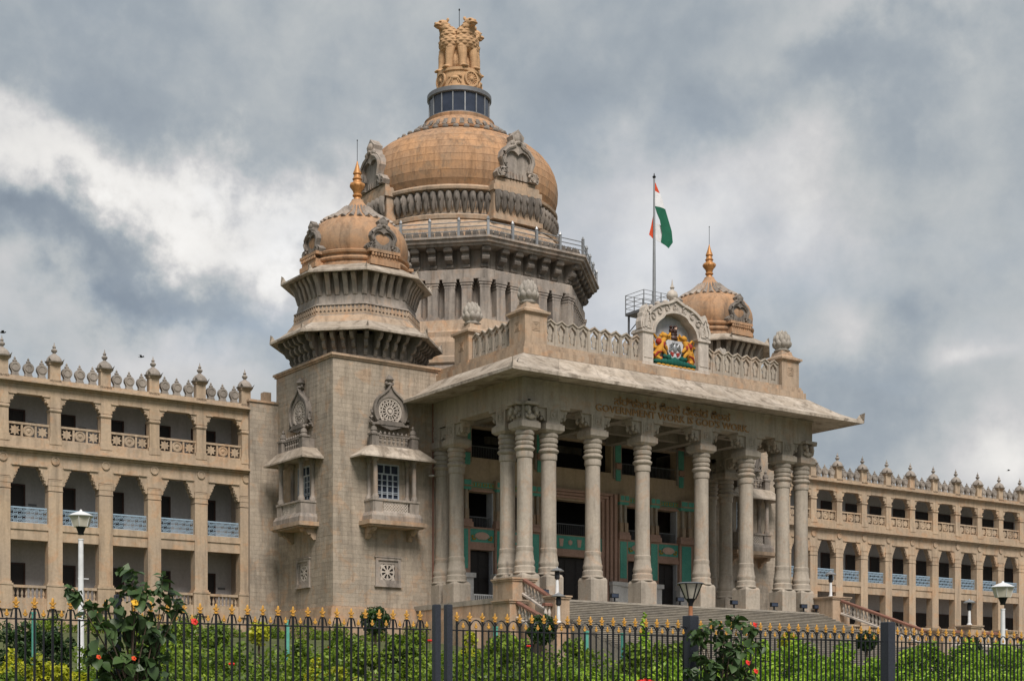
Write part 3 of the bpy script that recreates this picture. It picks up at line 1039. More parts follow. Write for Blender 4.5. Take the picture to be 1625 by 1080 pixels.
    for s in (-1, 1):
        mb = MB()
        pr = [(F0 + .02, 5.55), (F0 + .02, 4.75), (F0 - .22, 4.72), (F0 - .42, 4.95), (F0 - .40, 5.12), (F0 - .62, 5.10), (F0 - .85, 5.3), (F0 - 1.15, 5.32), (F0 - 1.25, 5.55)]
        vs = [(s * 1.75 - .17, y, z) for y, z in pr] + [(s * 1.75 + .17, y, z) for y, z in pr]
        n = len(pr)
        mb.add(vs, [tuple(range(n)), tuple(range(2 * n - 1, n - 1, -1))] + [(i, n + i, n + (i + 1) % n, (i + 1) % n) for i in range(n)])
        mb.ell((s * 1.75, F0 - 1.05, 5.38), (0.2, 0.2, 0.16), 8, 5)
        put('balcony_bracket', mb, M['ochre'], 0)
    # small square window with pierced screen
    mb = MB()
    for (x0, x1, z0, z1) in ((-1.05, 1.05, 3.26, 3.46), (-1.05, 1.05, 1.42, 1.62), (-1.05, -0.84, 1.62, 3.26), (0.84, 1.05, 1.62, 3.26)):
        mb.box(x0, F0 - 0.13, z0, x1, F0 + .03, z1)
    mb.box(-1.13, F0 - 0.18, 3.46, 1.13, F0, 3.54).box(-1.13, F0 - 0.2, 1.32, 1.13, F0, 1.42)
    for (x0, x1, z0, z1) in ((-0.84, 0.84, 3.02, 3.26), (-0.84, 0.84, 1.62, 1.84), (-0.84, -0.62, 1.84, 3.02), (0.62, 0.84, 1.84, 3.02)):
        mb.box(x0, F0 - 0.03, z0, x1, F0 + .1, z1)
    put('window', mb, M['grey'], 0)
    mb = MB()
    cz = 2.43
    mb.band(ring_pts(0.60, 24, 0, cz), ring_pts(0.50, 24, 0, cz), F0 + .0, F0 + .07)
    mb.plate(ring_pts(0.20, 10, 0, cz)[::-1], F0 - .01, F0 + .07)
    for i in range(8):
        a = 2 * PI * i / 8
        c, s = math.cos(a), math.sin(a)
        q = [(0.18, -0.03), (0.54, -0.10), (0.54, 0.10), (0.18, 0.03)]
        mb.plate([(x * c - y * s, cz + x * s + y * c) for x, y in q], F0 + .01, F0 + .06)
    for sx in (-1, 1):
        for sz in (-1, 1):
            q = [(sx * .62, cz + sz * .59), (sx * .30, cz + sz * .59), (sx * .55, cz + sz * .28)]
            mb.plate(q, F0 + .01, F0 + .06)
    put('window_screen', mb, M['white_stone'], 0)
    mb = MB()
    mb.box(-0.62, F0 + .09, 1.84, 0.62, F0 + .11, 3.02)
    put('pane', mb, M['dark'], 0)


face_ornaments(0.0)

# octagonal upper storeys
ob = MB()
ob.lathe([(octv(4.55), 17.80), (octv(4.55), 18.05), (octv(4.42), 18.10), (octv(4.42), 19.62)], 8, rot=PI8)
ob.build('lower_drum', M['carved'], tower, smooth=20)


def eave(name, lip, zl, inner, zi, soffit_in, zs, parent, mat, thick=0.14, mid=None):
    """one octagonal eave as eight sloping slabs, each a part"""
    for k in range(8):
        a0, a1 = PI8 + k * PI / 4, PI8 + (k + 1) * PI / 4
        def pt(rad, a, z):
            return (rad * math.cos(a), rad * math.sin(a), z)
        L, I, S = octv(lip), octv(inner), octv(soffit_in)
        mr, mz = mid if mid else ((lip + inner) / 2, (zl + zi) / 2)
        Mr = octv(mr)
        vs = []
        for a in (a0, a1):
            vs += [pt(I, a, zi), pt(Mr, a, mz), pt(L, a, zl + thick), pt(L, a, zl), pt(S, a, zs)]
        fs = [(0, 1, 6, 5), (1, 2, 7, 6), (2, 3, 8, 7), (3, 4, 9, 8), (4, 0, 5, 9)]
        fs += [(0, 4, 3, 2, 1), (5, 6, 7, 8, 9)]
        mb = MB().add(vs, fs)
        mb.build(name, mat, parent, smooth=0)
        # horn on the corner
        hb = MB()
        c, s = math.cos(a0), math.sin(a0)
        hb.add([(L * c + .02 * c, L * s + .02 * s, zl + .02), ((L - .45) * c - .16 * s, (L - .45) * s + .16 * c, zl + .22), ((L - .45) * c + .16 * s, (L - .45) * s - .16 * c, zl + .22),
                ((L - .05) * c, (L - .05) * s, zl + .72), ((L - .22) * c, (L - .22) * s, zl + .62)],
               [(0, 1, 4, 3), (0, 3, 4, 2), (1, 2, 4), (0, 2, 1)])
        hb.build('eave_horn', mat, parent, smooth=0)


eave('eave_slab', 6.05, 19.55, 4.95, 20.45, 4.45, 19.85, tower, M['roof'], 0.16, (5.4, 20.1))
# curved brackets under the lower eave
bb = MB()
pr = [(4.40, 18.0), (4.62, 18.02), (4.72, 18.25), (4.68, 18.5), (4.95, 18.6), (5.10, 18.85), (5.06, 19.05), (5.40, 19.15), (5.62, 19.45), (5.55, 19.72), (4.40, 19.85)]
vs = [(r_, -.13, z) for r_, z in pr] + [(r_, .13, z) for r_, z in pr]
n = len(pr)
bb.add(vs, [tuple(range(n)), tuple(range(2 * n - 1, n - 1, -1))] + [(i, n + i, n + (i + 1) % n, (i + 1) % n) for i in range(n)])
brk = bb.mesh('eave_bracket', M['carved'], 0)


def around(n_per, ap, fn, corner=True):
    """walk an octagon's sides: calls fn(x, y, angle of the outward normal) n_per times per side"""
    half = ap * math.tan(PI8)
    for k in range(8):
        a = k * PI / 4
        for i in range(n_per):
            if corner:
                t = -half + 2 * half * i / n_per
            else:
                t = -half + 2 * half * (i + .5) / n_per
            yield a, t, i == 0 and corner


def place_oct(me, name, parent, n_per, ap, corner=True, z=0.0, cx=0.0, cy=0.0, rel=False):
    for a, t, is_c in around(n_per, ap, None, corner):
        rot = a - PI8 if is_c else a
        base = ap
        if is_c:
            # stand on the corner, facing outward along the diagonal
            rad = ap / math.cos(PI8)
            ang = a - PI8
            off = rad - (0 if rel else ap)
            inst(name, me, parent, (cx + off * math.cos(ang), cy + off * math.sin(ang), z), ang)
        else:
            q = ap if rel else 0
            inst(name, me, parent, (cx - t * math.sin(a) + q * math.cos(a), cy + t * math.cos(a) + q * math.sin(a), z), a)


place_oct(brk, 'eave_bracket', tower, 5, 4.42)
# second tier: flared base, frieze, wall
ob = MB()
ob.lathe([(octv(4.95), 20.35), (octv(4.75), 20.72), (octv(4.55), 20.95), (octv(4.50), 21.02)], 8, rot=PI8)
ob.build('tier_base', M['ochre'], tower, smooth=20)
ob = MB()
ob.lathe([(octv(4.50), 21.02), (octv(4.50), 21.08), (octv(4.36), 21.09), (octv(4.32), 21.78), (octv(4.42), 21.80), (octv(4.40), 21.9), (octv(4.22), 21.95), (octv(4.05), 22.7), (octv(3.95), 24.3)], 8, rot=PI8)
ob.build('upper_drum', M['grey'], tower, smooth=20)
fr = MB()
for k in range(8):
    a = k * PI / 4
    half = 4.4 * math.tan(PI8)
    nn = 12
    for i in range(nn):
        t = -half + 2 * half * (i + .5) / nn
        st_ = len(fr.v)
        q = [(-.15, 21.10), (.15, 21.10), (.15, 21.2), (.05, 21.32), (.15, 21.42), (.09, 21.55), (0, 21.76), (-.09, 21.55), (-.15, 21.42), (-.05, 21.32), (-.15, 21.2)]
        fr.plate([(x + t, z) for x, z in q], -4.43, -4.30)
        c, s = math.cos(a + PI / 2), math.sin(a + PI / 2)
        fr.xf(lambda x, y, z: (x * c - y * s, x * s + y * c, z), st_)
fo = fr.build('frieze', M['ochre'], tower, smooth=0)
fo['kind'] = 'stuff'
eave('eave_slab', 5.30, 24.0, 4.0, 24.85, 3.9, 24.3, tower, M['roof'], 0.13, (4.6, 24.5))
bb = MB()
pr = [(3.98, 22.55), (4.15, 22.6), (4.28, 23.0), (4.45, 23.5), (4.75, 23.95), (4.75, 24.22), (3.9, 24.3)]
vs = [(r_, -.17, z) for r_, z in pr] + [(r_, .17, z) for r_, z in pr]
n = len(pr)
bb.add(vs, [tuple(range(n)), tuple(range(2 * n - 1, n - 1, -1))] + [(i, n + i, n + (i + 1) % n, (i + 1) % n) for i in range(n)])
brk2 = bb.mesh('eave_bracket', M['grey'], 0)
place_oct(brk2, 'eave_bracket', tower, 5, 4.02)
# dome of the turret
db = MB()
db.lathe([(4.05, 24.6), (4.05, 24.95), (3.78, 25.0), (3.72, 25.25), (3.86, 25.30), (3.92, 25.42), (3.86, 25.55), (3.72, 25.6), (3.72, 25.72), (3.9, 25.8), (3.95, 25.95), (3.80, 26.05)], 48)
db.build('dome_ring', M['smalldome'], tower, smooth=30)
db = MB()
db.lathe([(3.62, 26.05), (3.80, 26.5), (3.84, 26.95), (3.78, 27.4), (3.55, 27.95), (3.15, 28.45), (2.75, 28.75), (2.70, 28.85), (2.62, 28.87), (2.2, 29.1), (1.75, 29.35), (1.25, 29.75), (0.9, 30.1), (0.62, 30.45), (0.45, 30.7), (0.42, 30.8)], 48)
db.build('dome', M['smalldome'], tower, smooth=30)
# petals of the crown: overlapping ribs
pb = MB()
pr = [(2.78, 28.72), (2.86, 28.82), (2.55, 29.04), (1.80, 29.44), (1.32, 29.82), (1.0, 30.12)]
wd = [0.20, 0.21, 0.18, 0.13, 0.09, 0.05]
vs = []
for (r_, z), q in zip(pr, wd):
    vs += [(r_ - .10, -q, z - .02), (r_ + .06, 0, z + .07), (r_ - .10, q, z - .02)]
fs = []
for i in range(len(pr) - 1):
    for j in range(2):
        fs.append((i * 3 + j, i * 3 + j + 1, (i + 1) * 3 + j + 1, (i + 1) * 3 + j))
fs.append((0, 2, 1))
pb.add(vs, fs)
cp = pb.mesh('crown_petal', M['grey'], 20)
for i in range(28):
    inst('crown_petal', cp, tower, (0, 0, 0), 2 * PI * i / 28)
# brass pot finial
fb = MB()
fb.lathe([(0.42, 30.72), (0.34, 30.9), (0.30, 31.0), (0.44, 31.1), (0.44, 31.18), (0.34, 31.26), (0.42, 31.5), (0.66, 31.75), (0.70, 31.9), (0.62, 32.05), (0.40, 32.15), (0.36, 32.3), (0.46, 32.38), (0.36, 32.48), (0.30, 32.7), (0.40, 32.78), (0.38, 32.86), (0.26, 33.1), (0.10, 33.55), (0.04, 33.75)], 20)
for i in range(8):
    a = 2 * PI * i / 8
    fb.ell((0.62 * math.cos(a), 0.62 * math.sin(a), 31.9), (0.12, 0.12, 0.16), 6, 4)
fb.xf(lambda x, y, z: (x * .82, y * .82, z))
fb.build('pot_finial', M['brass'], tower, smooth=40)
fb = MB()
fb.tube([(0, 0, 33.7), (0, 0, 35.3)], 0.022, 5).ell((0, 0, 35.32), (0.05, 0.05, 0.07), 6, 4)
fb.build('lightning_rod', M['iron'], tower)


def kudu(scale, fat=1.0):
    """scroll-framed horseshoe ornament, outline in x,z, front to -y, foot at z=0, about 4 high at scale 1"""
    mb = MB()
    out = [(-1.62, 0.0), (-1.75, 0.35), (-1.55, 0.75), (-1.18, 0.78), (-1.25, 1.2), (-1.42, 1.7), (-1.30, 2.25), (-0.95, 2.75), (-0.55, 3.05), (-0.42, 3.4), (-0.50, 3.75), (-0.22, 4.05), (0.0, 4.35)]
    full = out + [(-x, z) for x, z in out[::-1][1:]]
    inn = [(-0.95, 0.10), (-1.0, 0.35), (-0.95, 0.6), (-0.80, 0.85), (-0.85, 1.25), (-1.0, 1.65), (-0.92, 2.05), (-0.66, 2.35), (-0.36, 2.42), (-0.16, 2.30), (-0.06, 2.2), (-0.02, 2.14), (0.0, 2.1)]
    fin = inn + [(-x, z) for x, z in inn[::-1][1:]]
    mb.band(full[::-1], fin[::-1], -0.40, 0.5, closed=False)
    mb.plate([(x * .99, z) for x, z in fin][::-1], -0.12, 0.5)
    mid = [((a[0] * .55 + b[0] * .45), (a[1] * .55 + b[1] * .45)) for a, b in zip(full, fin)]
    mb.tube([(x, -0.42, z) for x, z in mid], 0.16, 6)
    for s in (-1, 1):
        pts = []
        for k in range(12):
            a = k / 11 * 2 * PI * 1.25
            rr = 0.42 * (1 - .7 * k / 11)
            pts.append((s * (1.28 - rr * math.cos(a) * 1.0), -0.42, 0.42 + rr * math.sin(a)))
        mb.tube(pts, 0.11, 6)
        mb.ell((s * 1.28, -0.42, 0.42), (0.14, 0.12, 0.14), 6, 5)
        mb.ell((s * 0.42, -0.38, 3.05), (0.26, 0.2, 0.26), 8, 5)
    mb.ell((0, -0.38, 3.55), (0.36, 0.25, 0.46), 10, 6)
    mb.ell((0, -0.46, 3.2), (0.20, 0.2, 0.20), 8, 5)
    for i in range(5):
        mb.tube([(-.5 + i * .25, -.2, 0.1), (-.5 + i * .25, -.2, 0.6)], 0.05, 5)
    mb.xf(lambda x, y, z: (x * scale * fat, y * scale, z * scale))
    return mb


km = kudu(0.58, 1.4).mesh('dome_ornament', M['carved'], 35)
bm_ = MB()
bm_.box(-1.25, -0.5, 24.85, 1.25, 0.6, 25.2).box(-1.12, -0.36, 25.2, 1.12, 0.6, 25.5)
for i in range(9):
    bm_.ell((-1.0 + i * .25, -0.40, 25.62), (0.11, 0.12, 0.14), 6, 4)
bm_.box(-1.3, -0.46, 25.78, 1.3, 0.6, 26.0)
kbm = bm_.mesh('ornament_base', M['smalldome'], 35)
for k in range(4):
    a = k * PI / 2
    nx_, ny_ = math.cos(a - PI / 2), math.sin(a - PI / 2)
    inst('dome_ornament', km, tower, (nx_ * 3.72, ny_ * 3.72, 26.0), a)
    inst('ornament_base', kbm, tower, (nx_ * 3.72, ny_ * 3.72, 0), a)
t2 = copy_tree(tower, B)
t2.location = (31.29, 15.5, 0)
fb = MB()
blocks(fb, (-HW, HW, 0), (0, -1, 0), (-1, 0, 0), 2 * HW, -0.18, 17.5, 0.315, 0.5, 0.95, 0.010, 0.014, fh)
fb.build('stone_facing', M['tower'], tower, smooth=0)['kind'] = 'stuff'
face_ornaments(-PI / 2)

# ---------- central drum and dome --------------------------------
DC = (XC, 28.8)
dm = MB()
dm.lathe([(octv(11.6), 14.0), (octv(11.6), 22.4), (octv(11.35), 22.9), (octv(11.35), 23.3), (octv(11.0), 23.5), (octv(10.75), 24.4), (octv(9.95), 24.42), (octv(9.90), 27.75),
          (octv(10.75), 27.77), (octv(10.75), 28.5), (octv(10.55), 28.62), (octv(10.2), 28.64), (octv(10.2), 30.25)], 8, rot=PI8)
drum = dm.build('drum', M['grey'], B, (DC[0], DC[1], 0), smooth=20)
ob = MB()
ob.lathe([(octv(10.2), 30.22), (octv(11.55), 30.25), (octv(11.6), 30.42), (octv(11.8), 30.45), (octv(11.85), 30.7), (octv(12.0), 30.75), (octv(12.0), 30.92), (octv(10.0), 31.0)], 8, rot=PI8)
ob.build('cornice', M['grey'], drum, smooth=20)
ob = MB()
ob.lathe([(octv(11.65), 20.6), (octv(11.75), 20.75), (octv(11.75), 21.2), (octv(11.62), 21.3)], 8, rot=PI8, cap=False)
ob.build('string_course', M['ochre'], drum, smooth=20)
ob = MB()
ob.lathe([(octv(11.62), 21.3), (octv(11.62), 22.42), (octv(11.38), 22.92), (octv(11.38), 23.32), (octv(11.03), 23.52), (octv(10.78), 24.41), (octv(10.5), 24.43)], 8, rot=PI8, cap=False)
ob.build('drum_base', M['ochre'], drum, smooth=20)
# pilasters with stepped caps and round-bottomed niches
mb = MB()
mb.box(-.50, -.42, 24.40, .30, .42, 27.05)
for k, (e, z0, z1) in enumerate([(0.46, 27.05, 27.25), (0.52, 27.28, 27.45), (0.58, 27.48, 27.76)]):
    mb.box(-.50, -e, z0, 0.32 + k * .05, e, z1)
pil = mb.mesh('pilaster', M['grey'], 0)
place_oct(pil, 'pilaster', drum, 6, 10.38, rel=True)
mb = MB()
q = [(-.36, 24.4)] + [(-.36 + .72 * i / 8, 24.95 - .42 * math.sin(PI * i / 8)) for i in range(9)] + [(.36, 24.4)]
vs = [(.26, x, z) for x, z in q] + [(-.45, x, z) for x, z in q]
n = len(q)
mb.add(vs, [tuple(range(n))] + [(i, n + i, n + (i + 1) % n, (i + 1) % n) for i in range(n)])
nch = mb.mesh('niche_sill', M['grey'], 0)
place_oct(nch, 'niche_sill', drum, 6, 10.34, corner=False, rel=True)
# scroll brackets
mb = MB()
pr = [(-.05, 28.65), (.22, 28.68), (.34, 28.85), (.26, 29.02), (.42, 29.1), (.72, 29.25), (.80, 29.6), (.72, 29.85), (.98, 29.92), (1.20, 30.05), (1.22, 30.24), (-.05, 30.24)]
vs = [(r_, -.27, z) for r_, z in pr] + [(r_, .27, z) for r_, z in pr]
n = len(pr)
mb.add(vs, [tuple(range(n)), tuple(range(2 * n - 1, n - 1, -1))] + [(i, n + i, n + (i + 1) % n, (i + 1) % n) for i in range(n)])
mb.tube([(1.0, -.36, 30.04), (1.0, .36, 30.04)], 0.19, 8).tube([(.62, -.31, 29.45), (.62, .31, 29.45)], 0.26, 8).tube([(.22, -.3, 28.86), (.22, .3, 28.86)], 0.15, 8)
sb = mb.mesh('scroll_bracket', M['carved'], 40)
place_oct(sb, 'scroll_bracket', drum, 6, 10.2, rel=True)
# balcony railing on the cornice
mb = MB()
mb.box(-.10, -.10, 30.9, .10, .10, 32.15).lathe([(.12, 32.15), (.16, 32.25), (.04, 32.5)], 6)
post = mb.mesh('railing_post', M['steel'], 0)
place_oct(post, 'railing_post', drum, 4, 11.75, rel=True)
rl = MB()
for z in (31.35, 31.7, 32.05):
    ra = octv(11.75)
    rl.tube([(ra * math.cos(PI8 + k * PI / 4), ra * math.sin(PI8 + k * PI / 4), z) for k in range(8)], 0.045, 5, closed=True)
rl.build('railing', M['steel'], drum)
mb = MB()
for i in range(3):
    t = -.6 + .6 * i
    mb.plate([(t - .26, 30.95), (t + .26, 30.95), (t + .26, 31.35), (t + .1, 31.62), (t, 31.5), (t - .1, 31.62), (t - .26, 31.35)], -.08, .08)
mb.rotz(PI / 2)
pp = mb.mesh('parapet_tile', M['carved'], 0)
place_oct(pp, 'parapet_tile', drum, 5, 11.25, corner=False, rel=True)
# round neck: ledge, petal ring, base of the dome
ob = MB()
ob.lathe([(9.6, 30.9), (9.5, 32.6), (8.9, 33.3), (8.75, 33.42), (8.9, 33.45), (8.95, 33.75), (8.7, 33.8), (8.35, 34.0), (8.2, 34.1), (8.15, 35.8), (8.5, 35.95), (8.75, 36.0), (8.8, 36.2), (8.6, 36.35), (8.35, 36.5)], 64)
ob.build('dome_neck', M['ochre'], drum, smooth=30)
# petals of the ring
mb = MB()
prof = [(34.10, .04, .10), (34.28, .14, .32), (34.55, .19, .46), (34.95, .25, .60), (35.45, .29, .68), (35.85, .28, .52)]
vs = []
for z, hw_, dep in prof:
    for x, yf in ((-hw_, .35), (-hw_ * .6, .85), (0, 1.0), (hw_ * .6, .85), (hw_, .35)):
        vs.append((8.12 + dep * yf, x, z))
fs = []
for i in range(len(prof) - 1):
    for j in range(4):
        fs.append((i * 5 + j, i * 5 + j + 1, (i + 1) * 5 + j + 1, (i + 1) * 5 + j))
mb.add(vs, fs)
st_ = len(mb.v)
mb.ell((8.80, 0, 35.3), (.12, .12, .30), 6, 4).ell((8.42, .34, 34.75), (.10, .07, .38), 6, 4)
ptm = mb.mesh('petal', M['carved'], 50)
ob = MB()
ob.lathe([(8.22, 34.08), (8.17, 34.3), (8.17, 35.78), (8.3, 35.84)], 64, cap=False)
ob.build('petal_backing', M['carved'], drum, smooth=30)  # dark ring added over the neck; its colour stands in for shade between petals
for i in range(78):
    inst('petal', ptm, drum, (0, 0, 0), 2 * PI * i / 78)
for a4 in range(4):     # the ring steps out under each ornament
    a = a4 * PI / 2
    for j in range(-3, 4):
        c, s = math.cos(a), math.sin(a)
        t = j * .68
        inst('petal', ptm, drum, (.75 * c - t * s, .75 * s + t * c, 0.03), a)
# dome shell
dprof = [(8.30, 36.35), (8.62, 36.95), (8.78, 37.6), (8.82, 38.3), (8.76, 38.95), (8.58, 39.6), (8.26, 40.25), (7.78, 40.9), (7.10, 41.5), (6.30, 42.0), (5.45, 42.4), (4.6, 42.7), (4.35, 42.75)]
ob = MB()
ob.lathe([(r_ - .016, z) for r_, z in dprof], 96)
dome = ob.build('dome', M['domejoint'], drum, smooth=40)
NP = 54
cdx, cdy = -61.086 - DC[0], -85.407 - DC[1]
ca = math.atan2(cdy, cdx)
far = MB()
nind = 0
for j in range(len(dprof) - 1):
    (r0, z0), (r1, z1) = dprof[j], dprof[j + 1]
    dv = Vector((r1 - r0, 0, z1 - z0)).normalized() * 0.012
    q0, q1 = Vector((r0, 0, z0)) + dv, Vector((r1, 0, z1)) - dv
    da = PI / NP
    gq = 0.010 / r0
    vs = []
    for k in range(4):
        a = -da + gq + (2 * da - 2 * gq) * k / 3
        for (rr, zz_, o) in ((q0.x, q0.z, -.05), (q0.x, q0.z, 0.0), (q1.x, q1.z, 0.0), (q1.x, q1.z, -.05)):
            vs.append(((rr + o) * math.cos(a), (rr + o) * math.sin(a), zz_))
    fs = []
    for k in range(3):
        for m_ in range(3):
            fs.append((k * 4 + m_, (k + 1) * 4 + m_, (k + 1) * 4 + m_ + 1, k * 4 + m_ + 1))
    fs += [(0, 1, 2, 3), (12, 15, 14, 13)]
    me = MB().add(vs, fs).mesh('stone_panel', M['dome'], 50)
    for i in range(NP):
        a = 2 * PI * (i + .5 * (j % 2)) / NP
        if math.cos(a - ca) > 0.12 and j < 11 and nind < 285:
            inst('stone_panel', me, dome, (0, 0, 0), a)
            nind += 1
        else:
            c, s = math.cos(a), math.sin(a)
            far.add([(x * c - y * s, x * s + y * c, z) for x, y, z in vs], fs)
fo = far.build('stone_panels', M['dome'], dome, smooth=50)
fo['kind'] = 'stuff'
# crown of leaves under the lantern
ob = MB()
ob.lathe([(4.35, 42.7), (4.75, 42.8), (4.8, 42.95), (4.45, 43.1), (4.2, 43.15), (3.7, 43.8), (3.2, 44.3), (3.1, 44.35), (3.15, 44.6), (2.9, 44.75)], 48)
ob.build('crown_ring', M['smalldome'], dome, smooth=30)
mb = MB()
mb.ell((4.52, 0, 43.05), (.20, .24, .16), 6, 4)
mb.add([(4.35, -.2, 43.2), (4.35, .2, 43.2), (3.95, .17, 43.75), (3.95, -.17, 43.75), (4.32, 0, 43.5)], [(0, 1, 4), (1, 2, 4), (2, 3, 4), (3, 0, 4)])
lf = mb.mesh('crown_leaf', M['carved'], 30)
for i in range(36):
    inst('crown_leaf', lf, dome, (0, 0, 0), 2 * PI * i / 36)
mb = MB()
mb.ell((5.75, 0, 42.35), (.22, .3, .22), 6, 4)
kb = mb.mesh('crown_knob', M['carved'], 50)
for i in range(40):
    inst('crown_knob', kb, dome, (0, 0, 0), 2 * PI * i / 40)
km2 = kudu(0.98, 1.28).mesh('dome_ornament', M['grey'], 35)
bm_ = MB()
bm_.box(-2.5, -0.55, 35.9, 2.5, 0.9, 36.35).box(-2.3, -0.42, 36.35, 2.3, 0.9, 36.75).box(-2.0, -0.25, 36.75, 2.0, 0.9, 37.1)
bm_.box(-2.55, -0.6, 33.45, 2.55, 0.9, 33.85)
bm_.box(-2.35, -0.35, 33.85, 2.35, 0.6, 35.9)
bmm = bm_.mesh('ornament_base', M['ochre'], 0)
for k in range(4):
    a = k * PI / 2
    nx_, ny_ = math.cos(a - PI / 2), math.sin(a - PI / 2)
    inst('dome_ornament', km2, dome, (nx_ * 8.75, ny_ * 8.75, 37.1), a)
    inst('ornament_base', bmm, dome, (nx_ * 8.55, ny_ * 8.55, 0), a)
# glazed lantern
ob = MB()
ob.lathe([(2.72, 44.6), (2.85, 44.7), (2.85, 44.85), (2.70, 44.9), (2.5, 44.92), (2.5, 46.55), (2.80, 46.57), (2.88, 46.65), (2.88, 47.0), (2.78, 47.05), (1.9, 47.12)], 40)
ln = ob.build('lantern', M['darksteel'], drum, smooth=30)
mb = MB()
mb.box(2.66, -.05, 44.9, 2.76, .05, 46.57)
mu = mb.mesh('mullion', M['steel'], 0)
mb = MB()
tt = PI / 16
vs = []
for k in range(3):
    a = -tt + .02 + (2 * tt - .04) * k / 2
    vs += [(2.68 * math.cos(a), 2.68 * math.sin(a), 44.92), (2.68 * math.cos(a), 2.68 * math.sin(a), 46.56)]
mb.add(vs, [(0, 2, 3, 1), (2, 4, 5, 3)])
pn = mb.mesh('pane', M['glass'], 50)
for i in range(16):
    inst('mullion', mu, ln, (0, 0, 0), 2 * PI * i / 16)
    inst('pane', pn, ln, (0, 0, 0), 2 * PI * (i + .5) / 16)

# ---------- lion capital ------------------------------------------
lc = thing('lion_capital', 'golden ochre statue of four lions back to back on the dome lantern', 'statue', (DC[0], DC[1], 47.1))
mb = MB()
mb.lathe([(2.0, 0), (2.08, .1), (2.08, .3), (1.92, .38), (1.88, 1.6), (2.0, 1.68), (2.0, 1.92), (1.85, 1.95)], 48)
ab = mb.build('abacus', M['statue'], lc, smooth=30)
mb = MB()
mb.band(ring_pts(.70, 28), ring_pts(.56, 28), -.14, .05)
mb.plate(ring_pts(.6, 20)[::-1], -.03, .05)
mb.ell((0, -.1, 0), (.17, .12, .17), 8, 5)
for i in range(16):
    a = 2 * PI * i / 16
    c, s = math.cos(a), math.sin(a)
    mb.plate([(.14 * c - .02 * s, .14 * s + .02 * c), (.14 * c + .02 * s, .14 * s - .02 * c), (.58 * c + .03 * s, .58 * s - .03 * c), (.58 * c - .03 * s, .58 * s + .03 * c)], -.09, 0)
wh = mb.mesh('relief_wheel', M['statue'], 35)
mb = MB()      # galloping animal in relief
mb.ell((0, -.02, .05), (.42, .14, .17), 10, 6).ell((.42, -.02, .22), (.2, .12, .13), 8, 5).ell((.56, -.03, .14), (.12, .08, .08), 6, 4)
for x, dx_ in ((-.33, -.22), (-.2, -.1), (.2, .16), (.32, .26)):
    mb.tube([(x, -.02, 0), (x + dx_ * .5, -.04, -.22), (x + dx_, -.02, -.4)], [.09, .06, .045], 6)
mb.tube([(-.4, -.02, .12), (-.58, -.03, .2), (-.68, -.02, .05)], [.05, .04, .02], 5)
an = mb.mesh('relief_animal', M['statue'], 40)
for k in range(4):
    a = k * PI / 2
    inst('relief_wheel', wh, ab, (1.90 * math.cos(a - PI / 2), 1.90 * math.sin(a - PI / 2), 1.0), a)
    a += PI / 4
    inst('relief_animal', an, ab, (1.88 * math.cos(a - PI / 2), 1.88 * math.sin(a - PI / 2), .95), a)
# one lion: ellipsoids fused into one skin by a voxel remesh, mane pressed in afterwards
mb = MB()
mb.ell((0, -.84, 2.75), (1.02, .90, 1.0), 20, 14)        # chest
mb.ell((0, -.40, 2.0), (.85, .66, 1.5), 18, 12)          # trunk
mb.ell((0, -.92, 3.55), (.86, .78, .82), 18, 12)         # neck and mane
mb.ell((0, -1.32, 4.10), (.58, .50, .50), 18, 12)        # mane round the face
mb.ell((0, -1.52, 4.42), (.44, .50, .46), 18, 12)        # skull
mb.ell((0, -1.98, 4.26), (.29, .32, .25), 14, 10)        # muzzle
mb.ell((0, -1.90, 4.04), (.22, .26, .12), 12, 8)         # jaw
mb.ell((0, -2.24, 4.38), (.12, .08, .09), 10, 6)         # nose
for s in (-1, 1):
    mb.ell((s * .34, -1.30, 4.84), (.15, .10, .20), 10, 8)
    mb.ell((s * .22, -1.90, 4.56), (.13, .12, .08), 10, 6)
    mb.ell((s * .17, -2.08, 4.20), (.16, .18, .16), 10, 8)
    mb.tube([(s * .48, -1.1, 2.3), (s * .50, -1.24, 1.5), (s * .51, -1.28, .8), (s * .52, -1.30, .15)], [.40, .35, .30, .30], 12)
    mb.ell((s * .54, -1.50, .16), (.30, .38, .18), 12, 8)
    for k in range(3):
        mb.ell((s * .54 + (k - 1) * .18, -1.74, .13), (.10, .14, .12), 8, 6)
    mb.ell((s * .78, -.35, .9), (.32, .5, .9), 12, 8)      # haunch
tmp = inst('tmp', mb.mesh('tmp', M['statue'], 0))
rm = tmp.modifiers.new('r', 'REMESH')
rm.mode = 'VOXEL'
rm.voxel_size = 0.042
sm_ = tmp.modifiers.new('s', 'SMOOTH')
sm_.iterations = 1
dg = bpy.context.evaluated_depsgraph_get()
lion = bpy.data.meshes.new_from_object(tmp.evaluated_get(dg))
bpy.data.objects.remove(tmp)
lion.name = 'lion'
nv = len(lion.vertices)
co = np.empty(nv * 3)
no = np.empty(nv * 3)
lion.vertices.foreach_get('co', co)
lion.vertices.foreach_get('normal', no)
co = co.reshape(-1, 3)
no = no.reshape(-1, 3)
x, y, z = co[:, 0], co[:, 1], co[:, 2]
face = (y < -1.55) & (z > 3.85)
mane = (z > 2.05) & (z < 4.62) & ~face & (y < 0.1)
ang = np.arctan2(x, -(y + 0.1))
ww = np.abs(np.sin(ang * 9 + np.floor(z / .26) * PI / 2)) * (1 - (z / .26 - np.floor(z / .26)) * .9)
disp = np.where(mane, ww * .085 - .035, 0)
disp += np.where((y < -1.85) & (np.abs(z - 4.11) < .045) & (z > 3.8), -.07, 0)
eye = ((np.abs(x) - .22) ** 2 + (z - 4.46) ** 2 < .006) & (y < -1.7)
disp += np.where(eye, -.05, 0)
co += no * disp[:, None]
